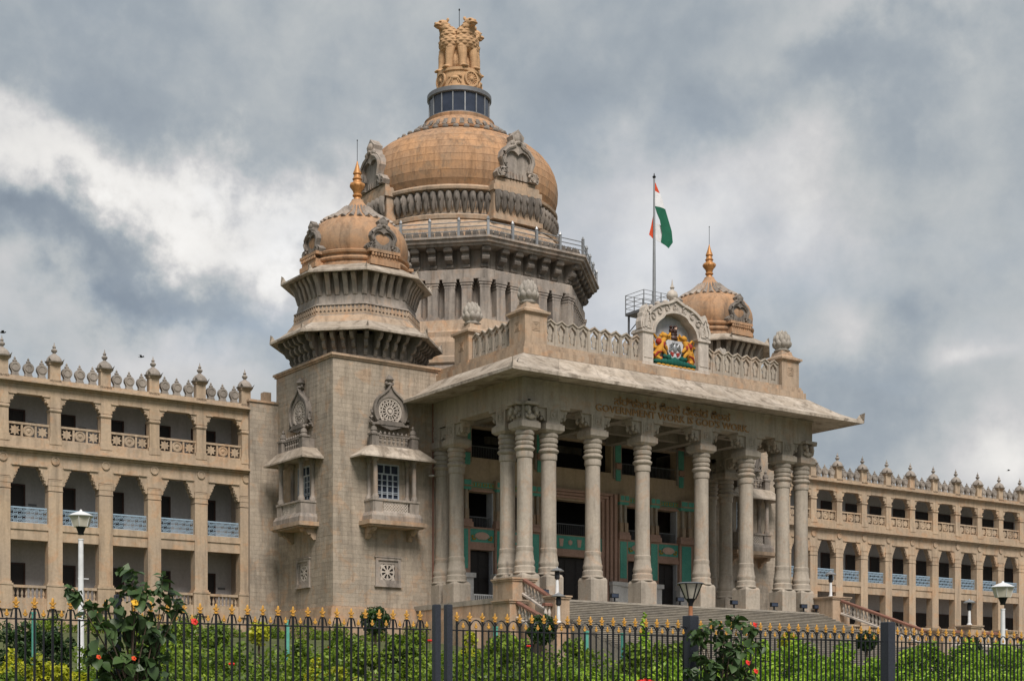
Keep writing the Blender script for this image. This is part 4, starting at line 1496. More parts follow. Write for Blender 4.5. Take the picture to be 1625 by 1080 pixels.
lion.vertices.foreach_set('co', co.reshape(-1))
lion.polygons.foreach_set('use_smooth', [True] * len(lion.polygons))
lion.update()
if not lion.materials:
    lion.materials.append(M['statue'])
for k in range(4):
    a = k * PI / 2
    inst('lion', lion, lc, (0, 0, 1.93), a, scale=(1.13, 1.13, .92))
mb = MB()
mb.tube([(0, 0, 5.2), (0, 0, 7.8)], 0.03, 5).ell((0, 0, 7.8), (.08, .08, .12), 6, 4)
mb.build('lightning_rod', M['iron'], lc)

# ---------- portico ------------------------------------------------
PL = 26.84
pb = MB()
# entablature ring: front beam and two side beams
pb.box(-.62, -.62, 13.40, PL + .62, .62, 15.12)
pb.box(-.62, .62, 13.40, .62, 10.95, 15.12).box(PL - .62, .62, 13.40, PL + .62, 10.95, 15.12)
pb.box(-.70, -.70, 14.98, PL + .70, -.62, 15.10)
portico = pb.build('portico', M['column'], B, smooth=0)
pb = MB()
pb.box(.62, .62, 14.75, PL - .62, 11.0, 14.95)
for x in (2.05, 5.95, 10.55, 16.3, 20.9, 24.8):
    pb.box(x - .4, .62, 13.7, x + .4, 11.0, 14.75)
for y in (4.2, 7.6):
    pb.box(.62, y - .3, 13.9, PL - .62, y + .3, 14.74)
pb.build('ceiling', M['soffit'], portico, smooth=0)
pb = MB()
pb.box(-2.2, -1.3, -.35, PL + 2.2, 11.2, 0.0).box(-2.1, -1.0, -6.5, PL + 2.1, 11.2, -.35)
pb.build('floor', M['step'], portico, smooth=0)
# columns
cpf = [(.80, 1.72), (.80, 1.80), (.73, 1.86), (.74, 2.18), (.66, 2.26), (.66, 2.32), (.71, 2.46), (.70, 2.60), (.645, 2.72), (.63, 2.95), (.59, 3.2), (.585, 3.28), (.605, 3.34), (.60, 3.55),
       (.555, 3.60), (.54, 6.5), (.53, 9.66), (.585, 9.70), (.60, 9.78), (.60, 10.04), (.575, 10.12), (.62, 10.16), (.715, 10.28), (.715, 10.36), (.62, 10.46), (.565, 10.50), (.565, 10.56), (.63, 10.6),
       (.645, 10.7), (.60, 10.78), (.57, 10.80), (.57, 10.86), (.64, 10.90), (.67, 11.02), (.65, 11.12), (.60, 11.18), (.60, 11.24), (.67, 11.28), (.675, 11.42), (.62, 11.52), (.62, 11.56)]
mb = MB().lathe(cpf, 28)
col_me = mb.mesh('column', M['column'], 28)
mb = MB()
mb.box(-.74, -.74, 0.0, .74, .74, 1.55)
mb.add([(-.74, -.74, 1.55), (.74, -.74, 1.55), (.74, .74, 1.55), (-.74, .74, 1.55), (-.66, -.66, 1.73), (.66, -.66, 1.73), (.66, .66, 1.73), (-.66, .66, 1.73)],
       [(0, 1, 5, 4), (1, 2, 6, 5), (2, 3, 7, 6), (3, 0, 4, 7), (4, 5, 6, 7)])
ped_me = mb.mesh('pedestal', M['column'], 0)
mb = MB()
mb.add([(-.62, -.62, 11.55), (.62, -.62, 11.55), (.62, .62, 11.55), (-.62, .62, 11.55), (-.80, -.80, 11.72), (.80, -.80, 11.72), (.80, .80, 11.72), (-.80, .80, 11.72)],
       [(0, 3, 2, 1), (0, 1, 5, 4), (1, 2, 6, 5), (2, 3, 7, 6), (3, 0, 4, 7)])
mb.box(-.80, -.80, 11.72, .80, .80, 12.10).box(-.70, -.70, 12.10, .70, .70, 12.2)
abm = mb.mesh('abacus', M['column'], 0)


def bracket_block(arms, front):
    """capital block with bracket arms; arms along local x on the given sides, front carving on -y"""
    mb = MB()
    mb.box(-.56, -.60, 12.2, .56, .60, 13.395)
    # sunk carved panel as a raised frame and rosette
    for sy in (-1, 1):
        for e, d_ in ((.40, .03), (.26, .05)):
            o = [(-e, 12.78 - e), (e, 12.78 - e), (e, 12.78 + e), (-e, 12.78 + e)]
            i_ = [(x * .82, 12.78 + (z - 12.78) * .82) for x, z in o]
            y = sy * .60
            mb.band(o, i_, y - d_, y + d_)
        mb.ell((0, sy * .62, 12.78), (.12, .06, .12), 8, 5)
    for s in arms:
        pr = [(.56, 12.35), (.72, 12.42), (.80, 12.65), (.98, 12.66), (1.02, 12.95), (1.30, 13.0), (1.36, 13.22), (1.36, 13.395), (.56, 13.395)]
        pr = [(s * x, z) for x, z in pr]
        if s < 0: pr.reverse()
        mb.plate(pr, -.42, .42)
        for yy in (-.30, .30):
            mb.lathe([(.02, -.28), (.10, -.18), (.14, -.05), (.09, .05), (.13, .12), (.12, .22)], 8, (s * 1.16, yy, 12.78))
            mb.ell((s * .86, yy, 12.52), (.12, .12, .15), 8, 5)
        mb.box(s * .56, -.62, 13.2, s * 1.42, .62, 13.395)
    if front:
        for xx in (-.3, .3):
            mb.ell((xx, -.80, 12.95), (.18, .26, .22), 8, 6).ell((xx, -.98, 12.72), (.13, .13, .20), 8, 5).ell((xx, -.75, 12.5), (.16, .14, .18), 8, 5)
        mb.box(-.62, -1.15, 13.2, .62, -.6, 13.395)
        mb.ell((0, -.72, 12.45), (.3, .2, .22), 8, 6)
    return mb


cap_mid = bracket_block((-1, 1), False).mesh('capital', M['column'], 30)
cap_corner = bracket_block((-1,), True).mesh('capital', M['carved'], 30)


def column(x, y, cap, rz=0.0, m=None):
    """pedestal, shaft, abacus and bracket capital, in parts"""
    c = inst('column', col_me, portico, (x, y, 0), random.random() * 6)
    inst('pedestal', ped_me, portico, (x, y, 0))
    inst('abacus', abm, portico, (x, y, 0))
    inst('capital', cap, portico, (x, y, 0), rz)


FX = [2.05, 5.95, 10.55, 16.3, 20.9, 24.8]
for x in FX:
    column(x, 0, cap_mid)
column(0, 0, bracket_block((), True).mesh('capital', M['column'], 30))
column(PL, 0, bracket_block((), True).mesh('capital', M['column'], 30), 0)
# side capitals of the two corners
sc_ = MB()
for xx in (-.3, .3):
    sc_.ell((xx, -.80, 12.95), (.18, .26, .22), 8, 6).ell((xx, -.98, 12.72), (.13, .13, .20), 8, 5).ell((xx, -.75, 12.5), (.16, .14, .18), 8, 5)
sc_.box(-.62, -1.15, 13.2, .62, -.6, 13.395)
scm = sc_.mesh('capital_carving', M['column'], 30)
inst('capital_carving', scm, portico, (0, 0, 0), -PI / 2)
inst('capital_carving', scm, portico, (PL, 0, 0), PI / 2)
for x in (0, PL):
    column(x, 2.05, cap_mid, PI / 2)
    column(x, 8.6, cap_mid, PI / 2)
    column(x, 10.55, bracket_block((-1,), False).mesh('capital', M['column'], 30), PI / 2)
# roof: slabs of the big eave, each about 3.3 m wide
EO = 3.42


def roof_run(p0, p1, nrm, n, ext0, ext1):
    """slabs from p0 to p1 along the beam line; outward normal nrm; ext: how far the outer edge runs past each end"""
    u = Vector((p1[0] - p0[0], p1[1] - p0[1], 0))
    Lg = u.length
    u.normalize()
    prof = [(-.35, 17.02), (.45, 16.78), (1.25, 16.2), (2.1, 15.62), (2.9, 15.24), (EO, 15.02), (EO, 14.80), (2.9, 14.86), (.7, 15.13), (-.35, 15.13)]
    for i in range(n):
        vs = []
        for t in (i / n, (i + 1) / n):
            for off, z in prof:
                f = max(0.0, off) / EO
                s0, s1 = -ext0 * f, Lg + ext1 * f
                g_ = 0.006
                q = s0 + (s1 - s0) * t + (g_ if t == i / n and i > 0 else (-g_ if i < n - 1 and t > i / n else 0))
                vs.append((p0[0] + u.x * q + nrm[0] * off, p0[1] + u.y * q + nrm[1] * off, z))
        k = len(prof)
        fs = [(a, k + a, k + (a + 1) % k, (a + 1) % k) for a in range(k)]
        fs += [tuple(range(k - 1, -1, -1)), tuple(range(k, 2 * k))]
        MB().add(vs, fs).build('roof_slab', M['roof'], portico, smooth=30)


roof_run((0, 0), (PL, 0), (0, -1), 9, EO, EO)
roof_run((0, 10.98), (0, 0), (-1, 0), 4, 0, EO)
roof_run((PL, 0), (PL, 10.98), (1, 0), 4, EO, 0)
mb = MB()
mb.add([(-3.45, -3.45, 14.82), (-2.7, -3.35, 15.1), (-3.35, -2.7, 15.1), (-3.5, -3.5, 15.65), (-3.2, -3.2, 15.5)], [(0, 1, 4, 3), (0, 3, 4, 2), (1, 2, 4), (0, 2, 1)])
mb.build('eave_horn', M['roof'], portico, smooth=0)
mb.xf(lambda x, y, z: (PL - x, y, z))
mb.build('eave_horn', M['roof'], portico, smooth=0)
pb = MB()
pb.box(.1, .1, 16.7, PL - .1, 11.2, 17.35)
pb.build('roof_deck', M['roof'], portico, smooth=0)
pb = MB()
for (o, z0, z1) in ((-.28, 16.85, 17.30), (-.12, 17.30, 17.55), (.02, 17.55, 17.75)):
    pb.box(o, o, z0, PL - o, 1.4, z1).box(o, 1.4, z0, 1.4, 11.0, z1).box(PL - 1.4, 1.4, z0, PL - o, 11.0, z1)
pb.build('parapet_base', M['ochre'], portico, smooth=0)


# parapet panels with pointed heads and keyhole openings
def keyhole():
    return [(-.22, 18.12), (.22, 18.12), (.22, 18.30), (.24, 18.42), (.28, 18.7), (.36, 18.92), (.33, 19.14), (.16, 19.28), (0, 19.45), (-.16, 19.28), (-.33, 19.14), (-.36, 18.92), (-.28, 18.7), (-.24, 18.42), (-.22, 18.30)]


def parapet_panel(wd):
    mb = MB()
    kh = [(x * wd / .97, z) for x, z in keyhole()]
    h = wd / 2
    outer = [(-.12, 17.75), (.12, 17.75), (h, 17.75), (h, 18.0), (h, 18.5), (h, 18.85), (h, 19.46), (h * .6, 19.54), (0, 19.72), (-h * .6, 19.54), (-h, 19.46), (-h, 18.85), (-h, 18.5), (-h, 18.0), (-h, 17.75)]
    mb.band(outer[::-1], kh[::-1], -.07, .16)
    oo = [(-h, 19.48), (-h * .6, 19.56), (0, 19.74), (h * .6, 19.56), (h, 19.48)]
    o2 = [(x, z - .10) for x, z in oo]
    mb.band(oo, o2, -.17, -.07, closed=False)
    mb.box(-h + .002, -.13, 17.75, -h + .09, -.07, 19.36).box(h - .09, -.13, 17.75, h - .002, -.07, 19.36)
    mb.plate([(-.12, 18.26), (.12, 18.26), (.14, 18.5), (.12, 18.66), (.22, 18.84), (.19, 19.0), (.09, 19.02), (.07, 19.14), (0, 19.22), (-.07, 19.14), (-.09, 19.02), (-.19, 19.0), (-.22, 18.84), (-.12, 18.66), (-.14, 18.5)][::-1], -.03, .04)
    mb.box(-.05, -.02, 18.10, .05, .03, 18.262)
    return mb.mesh('parapet_panel', M['column'], 0)


px0, px1 = 2.05, 10.85
pw = (px1 - px0) / 9
ppm = parapet_panel(pw)
for i in range(9):
    inst('parapet_panel', ppm, portico, (px0 + (i + .5) * pw, .55, 0))
    inst('parapet_panel', ppm, portico, (PL - px0 - (i + .5) * pw, .55, 0))
sy0, sy1 = 2.0, 7.1
sw = (sy1 - sy0) / 6
spm = parapet_panel(sw)
for i in range(6):
    inst('parapet_panel', spm, portico, (.55, sy0 + (i + .5) * sw, 0), -PI / 2)
    inst('parapet_panel', spm, portico, (PL - .55, sy0 + (i + .5) * sw, 0), PI / 2)
# corner piers with lotus buds
mb = MB()
mb.box(-1.08, -1.08, 17.3, 1.08, 1.08, 17.75).box(-.94, -.94, 17.75, .94, .94, 19.75).box(-1.02, -1.02, 19.75, 1.02, 1.02, 19.86).box(-1.14, -1.14, 19.86, 1.14, 1.14, 20.02)
mb.lathe([(octv(1.08) * 1.3, 20.02), (1.05, 20.2), (.85, 20.32), (.74, 20.62), (.62, 20.66)], 4, rot=PI / 4)
for sx, sy in ((0, -1), (-1, 0), (1, 0)):
    for e in (.34, .22, .11):
        o = ring_pts(e * 1.3, 4, 0, 18.95, PI / 4)
        i_ = ring_pts(e * 1.3 - .05, 4, 0, 18.95, PI / 4)
        st_ = len(mb.v)
        mb.band(o, i_, -.97, -.93)
        a = math.atan2(sy, sx) + PI / 2
        c, s = math.cos(a), math.sin(a)
        mb.xf(lambda x, y, z: (x * c - y * s, x * s + y * c, z), st_)
pier_me = mb.mesh('corner_pier', M['ochre'], 20)
lb = MB()
lb.lathe([(.66, 20.64), (.72, 20.74), (.58, 20.80), (.56, 20.9), (.62, 20.96), (.70, 21.3), (.62, 21.8), (.40, 22.15), (.2, 22.35), (.02, 22.5)], 24)
for row, (zb, zt, rb_, bul, n_, ph) in enumerate([(20.92, 21.62, .60, .30, 9, 0), (21.10, 22.08, .56, .24, 9, .5), (21.45, 22.36, .40, .14, 8, .2)]):
    for i in range(n_):
        a = 2 * PI * (i + ph) / n_
        vs = []
        hw2 = PI / n_ * 1.02
        for (tz, wq, rq) in ((0, .62, .0), (.3, 1.0, .78), (.62, 1.0, .95), (.88, .66, .62), (1.0, .14, .30)):
            for j in (-1, -.5, 0, .5, 1):
                rr = rb_ + bul * rq - abs(j) * .05 - (.10 if abs(j) == 1 else 0)
                aa = a + hw2 * wq * j
                vs.append((rr * math.cos(aa), rr * math.sin(aa), zb + (zt - zb) * tz))
        lb.add(vs, [(p * 5 + q, p * 5 + q + 1, (p + 1) * 5 + q + 1, (p + 1) * 5 + q) for p in range(4) for q in range(4)])
lb.xf(lambda x, y, z: (x * .9, y * .9, 20.64 + (z - 20.64) * .95))
lotus_me = lb.mesh('lotus_bud', M['lotus'], 50)
for (x, y) in ((1.05, 1.05), (PL - 1.05, 1.05), (1.05, 8.1), (PL - 1.05, 8.1)):
    inst('corner_pier', pier_me, portico, (x, y, 0), scale=(1, 1, 1))
    inst('lotus_bud', lotus_me, portico, (x, y, 0))

# ---------- arched niche above the front ---------------------------
NX = 13.85
nb = MB()
nb.box(NX - 3.3, .0, 17.55, NX + 3.3, 1.7, 17.72)
for s in (-1, 1):
    nb.box(NX + s * 2.72 - .5, .05, 17.72, NX + s * 2.72 + .5, 1.2, 19.95)
    nb.box(NX + s * 2.72 - .40, .01, 18.1, NX + s * 2.72 + .40, .05, 19.5)
    nb.box(NX + s * 2.72 - .62, -.06, 19.95, NX + s * 2.72 + .62, 1.26, 20.12).box(NX + s * 2.72 - .55, 0, 20.12, NX + s * 2.72 + .55, 1.2, 20.22)
niche = nb.build('niche', M['white_stone'], portico, smooth=0)


def cusp(hw_, z0, rise):
    """three-lobed arch outline from right to left"""
    pts = []
    n = 24
    for i in range(n + 1):
        t = i / n
        a = PI * t
        x = math.cos(a)
        zz_ = math.sin(a)
        k = 1.0
        if abs(x) > .52:
            zz_ = math.sin(a) * .82 + .06
        pts.append((hw_ * x, z0 + rise * zz_))
    return pts


inn = cusp(2.05, 19.95, 1.75)
out = []
for i, (x, z) in enumerate(inn):
    t = i / 24
    a = PI * t
    zz_ = 20.1 + 2.35 * (math.sin(a) ** .85)
    out.append((3.05 * math.cos(a), zz_ + (.28 if i == 12 else .12 if i in (11, 13) else 0)))
mb = MB()
mb.band(out, inn, .1, .95, closed=False)
mb.xf(lambda x, y, z: (x + NX, y, z))
mb.build('niche_arch', M['white_stone'], niche, smooth=30)
mb = MB()
lip = [(x * 1.09, 19.95 + (z - 19.95) * 1.10) for x, z in inn]
mb.band(lip, inn, -.02, .1, closed=False)
o3 = [(x * 1.02, 20.1 + (z - 20.1) * 1.04) for x, z in out]
mb.band(o3, [(x * .95, 20.1 + (z - 20.1) * .96) for x, z in out], -.06, .1, closed=False)
for k in range(9):       # running foliage scrolls between the two mouldings
    t = (k + .7) / 9.4
    a = PI * t
    cx, cz = 2.62 * math.cos(a), 20.02 + 2.07 * math.sin(a) ** .9
    sgn = 1 if math.cos(a) > 0 else -1
    pts = [(cx + (.30 - .022 * j) * math.cos(a + sgn * j * .62), .04, cz + (.30 - .022 * j) * math.sin(a + sgn * j * .62)) for j in range(11)]
    mb.tube(pts, .06, 5)
    mb.ell((cx, .05, cz), (.10, .07, .10), 6, 4)
mb.xf(lambda x, y, z: (x + NX, y, z))
for k in range(12):
    i_ = 2 + k * 20 // 11
    mb.ell((out[i_][0] * 1.03 + NX, .35, 20.1 + (out[i_][1] - 20.1) * 1.05), (.19, .28, .17), 8, 5)
mb.build('arch_carving', M['white_stone'], niche, smooth=40)
for s in (-1, 1):        # carved ears standing on the pillars
    mb = MB()
    pr = [(-.52, 20.22), (.52, 20.22), (.58, 20.7), (.48, 21.0), (.40, 21.05), (.42, 21.35), (.25, 21.45), (.2, 21.75), (0, 22.0), (-.2, 21.75), (-.25, 21.45), (-.42, 21.35), (-.40, 21.05), (-.48, 21.0), (-.58, 20.7)]
    mb.plate(pr[::-1], .02, .62)
    mb.band([(x * .8, 20.25 + (z - 20.22) * .86) for x, z in pr][::-1], [(x * .55, 20.32 + (z - 20.22) * .72) for x, z in pr][::-1], -.06, .02)
    mb.plate([(-.06, 20.4), (.06, 20.4), (.06, 21.3), (-.06, 21.3)][::-1], -.03, .02)
    mb.xf(lambda x, y, z: (x + NX + s * 2.85, y, z))
    mb.build('niche_ear', M['white_stone'], niche, smooth=0)
mb = MB()
mb.lathe([(.42, 22.35), (.36, 22.6), (.18, 22.72), (.20, 22.8), (.40, 22.95), (.44, 23.15), (.34, 23.4), (.16, 23.52), (.10, 23.6), (.18, 23.72), (.10, 23.85), (.06, 24.0), (.015, 24.35)], 14, (NX, .5, 0))
mb.build('finial', M['white_stone'], niche, smooth=50)
mb = MB()
mb.box(NX - 2.9, .95, 17.72, NX + 2.9, 1.2, 21.0).box(NX - 2.2, .95, 21.0, NX + 2.2, 1.2, 21.9)
mb.box(NX - 2.22, .88, 17.72, NX + 2.22, .95, 21.45)
mb.build('niche_wall', M['nichepaint'], niche, smooth=0)

# painted coat of arms standing in the niche
em = thing('coat_of_arms', 'painted relief coat of arms with white shield and two yellow beasts in the roof niche', 'emblem', (NX, .50, 17.72))


def part(name, mb, mat, parent=em, smooth=40):
    mb.xf(lambda x, y, z: (x * 1.04, y, z * .82))
    return mb.build(name, M[mat], parent, smooth=smooth)


mb = MB()
mb.plate([(-.62, 2.45), (.62, 2.45), (.80, 2.2), (.72, 1.5), (.5, 1.0), (0, .72), (-.5, 1.0), (-.72, 1.5), (-.80, 2.2)], -.30, .12)
part('shield', mb, 'e_white')
mb = MB()
mb.ell((0, -.32, 1.75), (.2, .12, .42), 10, 6)
for s in (-1, 1):
    mb.ell((s * .16, -.34, 2.2), (.10, .10, .15), 8, 5)
    for k in range(4):
        mb.tube([(s * .15, -.32, 1.8), (s * (.35 + .06 * k), -.36, 2.1 - .2 * k), (s * (.52 + .03 * k), -.33, 1.95 - .24 * k)], [.07, .06, .02], 5)
part('two_headed_bird', mb, 'steel')
mb = MB()
for s in (-1, 1):
    mb.plate([(s * .1, 1.32), (s * .42, 1.42), (s * .44, 1.2), (s * .2, .98)] if s < 0 else [(s * .2, .98), (s * .44, 1.2), (s * .42, 1.42), (s * .1, 1.32)], -.36, -.28)
part('shield_charge', mb, 'e_red')
for s in (-1, 1):
    mb = MB()      # rearing beast: haunch, body, mane, trunked head, legs, tail
    mb.tube([(s * 1.75, -.05, .35), (s * 1.62, -.1, .9), (s * 1.35, -.16, 1.5), (s * 1.12, -.2, 2.05), (s * .92, -.2, 2.55)], [.20, .27, .28, .24, .19], 10)
    mb.ell((s * .92, -.22, 2.78), (.26, .22, .25), 10, 7)
    for kk in range(6):
        mb.ell((s * (.98 + .17 * kk), -.12, 2.95 - .13 * kk - .05 * kk * kk), (.15, .14, .17), 7, 5)
    mb.tube([(s * 1.55, -.1, 2.45), (s * 1.78, -.12, 2.75), (s * 2.0, -.1, 2.6), (s * 1.92, -.1, 2.4)], [.10, .09, .08, .05], 6)
    mb.tube([(s * .72, -.28, 2.75), (s * .50, -.30, 2.85), (s * .42, -.28, 3.1)], [.15, .11, .06], 7)
    mb.tube([(s * 1.15, -.25, 2.0), (s * .85, -.32, 1.75), (s * .72, -.3, 1.5)], [.17, .13, .10], 7)
    mb.tube([(s * 1.3, -.25, 1.6), (s * .98, -.32, 1.3), (s * .85, -.3, 1.0)], [.18, .14, .10], 7)
    mb.tube([(s * 1.70, -.1, .8), (s * 1.35, -.25, .6), (s * 1.45, -.2, .22)], [.26, .2, .14], 7)
    mb.tube([(s * 1.85, -.05, .6), (s * 1.98, -.05, 1.3), (s * 1.75, -.1, 1.9), (s * 1.9, -.1, 2.25), (s * 2.02, -.1, 2.1)], [.10, .10, .09, .09, .12], 7)
    bt = part('beast', mb, 'e_yellow')
    for c_, r_ in (((s * 1.46, -.24, 2.15), (.24, .20, .30)), ((s * 1.08, -.38, 1.95), (.13, .10, .24)), ((s * 1.30, -.34, .62), (.12, .08, .20))):
        mb = MB().ell(c_, r_, 9, 6)
        mb.xf(lambda x, y, z: (x * 1.04, y, z * .82))
        mb.build('mane', M['e_red'], bt)
    mb = MB()
    mb.tube([(s * 1.86, -.30, .75), (s * 1.62, -.38, 1.15), (s * 1.28, -.38, 1.25)], [.07, .10, .06], 6)
    mb.xf(lambda x, y, z: (x * 1.04, y, z * .82))
    mb.build('ribbon', M['e_red'], bt)
mb = MB()
for i in range(13):
    x = -1.75 + i * 3.5 / 12
    h = .30 + .42 * (1 - abs(x) / 1.8)
    mb.ell((x, -.30 + .05 * (i % 2), .18 + h * .5), (.24, .20, h * .62), 8, 6)
for s in (-1, 1):
    mb.ell((s * .62, -.36, .85), (.22, .18, .26), 8, 6).ell((s * .95, -.32, .9), (.18, .15, .2), 8, 6)
part('foliage', mb, 'e_green')
mb = MB()
for i in range(9):
    x = -1.6 + i * .4
    mb.ell((x, -.42, .06), (.22, .14, .10), 8, 5)
part('scroll', mb, 'e_yellow')
mb = MB()      # crest: three small lions on a drum
mb.lathe([(.36, 2.55), (.40, 2.65), (.36, 2.75), (.30, 2.95), (.38, 3.02), (.36, 3.08)], 12, (0, -.05, 0))
for a in (-1, 0, 1):
    mb.ell((a * .2, -.1 - .1 * (a == 0), 3.35), (.15, .16, .30), 8, 6).ell((a * .26, -.16 - .14 * (a == 0), 3.68), (.13, .14, .14), 8, 6)
part('crest', mb, 'e_dark')
mb = MB()
mb.ell((0.05, -.36, 3.55), (.13, .06, .16), 8, 5)
part('crest_face', mb, 'pinkshell')
mb = MB()
mb.plate([(-.75, 2.5), (.75, 2.5), (.95, 2.75), (.6, 2.72), (.4, 2.95), (0, 2.75), (-.4, 2.95), (-.6, 2.72), (-.95, 2.75)], -.24, .05)
part('crown_band', mb, 'e_yellow')


# ---------- inscription -----------------------------------------------
def letters(txt, x0, x1, z0, h, y, align_h=None):
    cu = bpy.data.curves.new('inscription', 'FONT')
    cu.body = txt
    cu.extrude = 0.05
    cu.resolution_u = 2
    cu.size = 1.0
    ob_ = bpy.data.objects.new('tmp', cu)
    C.objects.link(ob_)
    dg_ = bpy.context.evaluated_depsgraph_get()
    me = bpy.data.meshes.new_from_object(ob_.evaluated_get(dg_))
    bpy.data.objects.remove(ob_)
    me.name = 'inscription'
    me.materials.clear()
    me.materials.append(M['letter'])
    v = np.empty(len(me.vertices) * 3)
    me.vertices.foreach_get('co', v)
    v = v.reshape(-1, 3)
    mn, mxx = v.min(0), v.max(0)
    hh = align_h if align_h else (mxx[1] - mn[1])
    o = np.empty_like(v)
    o[:, 0] = x0 + (v[:, 0] - mn[0]) / (mxx[0] - mn[0]) * (x1 - x0)
    o[:, 2] = z0 + (v[:, 1] - (mn[1] if not align_h else 0)) / hh * h
    o[:, 1] = y - v[:, 2]
    me.vertices.foreach_set('co', o.reshape(-1))
    me.update()
    return inst('inscription', me, portico)


letters("GOVERNMENT WORK IS GOD'S WORK.", 5.72, 20.55, 13.50, .52, -.66)
letters("\u0cb8\u0cb0\u0ccd\u0c95\u0cbe\u0cb0\u0ca6 \u0c95\u0cc6\u0cb2\u0cb8 \u0ca6\u0cc7\u0cb5\u0cb0 \u0c95\u0cc6\u0cb2\u0cb8", 7.4, 18.6, 14.12, .62, -.66)

# ---------- portico back wall -------------------------------------------
YB = 11.4
holes = []
for s in (0, 1):
    def mx_(a, b):
        return (a, b) if s == 0 else (2 * XC - b, 2 * XC - a)
    for (a, b) in ((XC - 7.2, XC - 4.95), (XC - 10.5, XC - 8.25)):
        a, b = mx_(a, b)
        holes += [(a, b, 0.0, 4.58), (a, b, 6.30, 9.02)]
    a, b = mx_(XC - 10.4, XC - 4.4)
    holes.append((a, b, 11.62, 13.95))
holes += [(XC - 2.3, XC + 2.3, 0.0, 4.58), (XC - 2.3, XC + 2.3, 6.30, 9.05), (XC - 3.4, XC + 3.4, 11.62, 13.95)]
mb = MB()
wall_holes(mb, 0.05, PL - .05, 0, 15.0, YB, YB + .8, holes)
bw = mb.build('back_wall', M['backwall'], portico, smooth=0)
mb = MB()
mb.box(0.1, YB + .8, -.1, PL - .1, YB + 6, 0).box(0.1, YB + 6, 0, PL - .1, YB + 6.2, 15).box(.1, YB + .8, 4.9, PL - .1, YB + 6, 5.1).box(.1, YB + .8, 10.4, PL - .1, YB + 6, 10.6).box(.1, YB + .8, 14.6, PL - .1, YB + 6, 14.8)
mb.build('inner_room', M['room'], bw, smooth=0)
fy = YB - .06
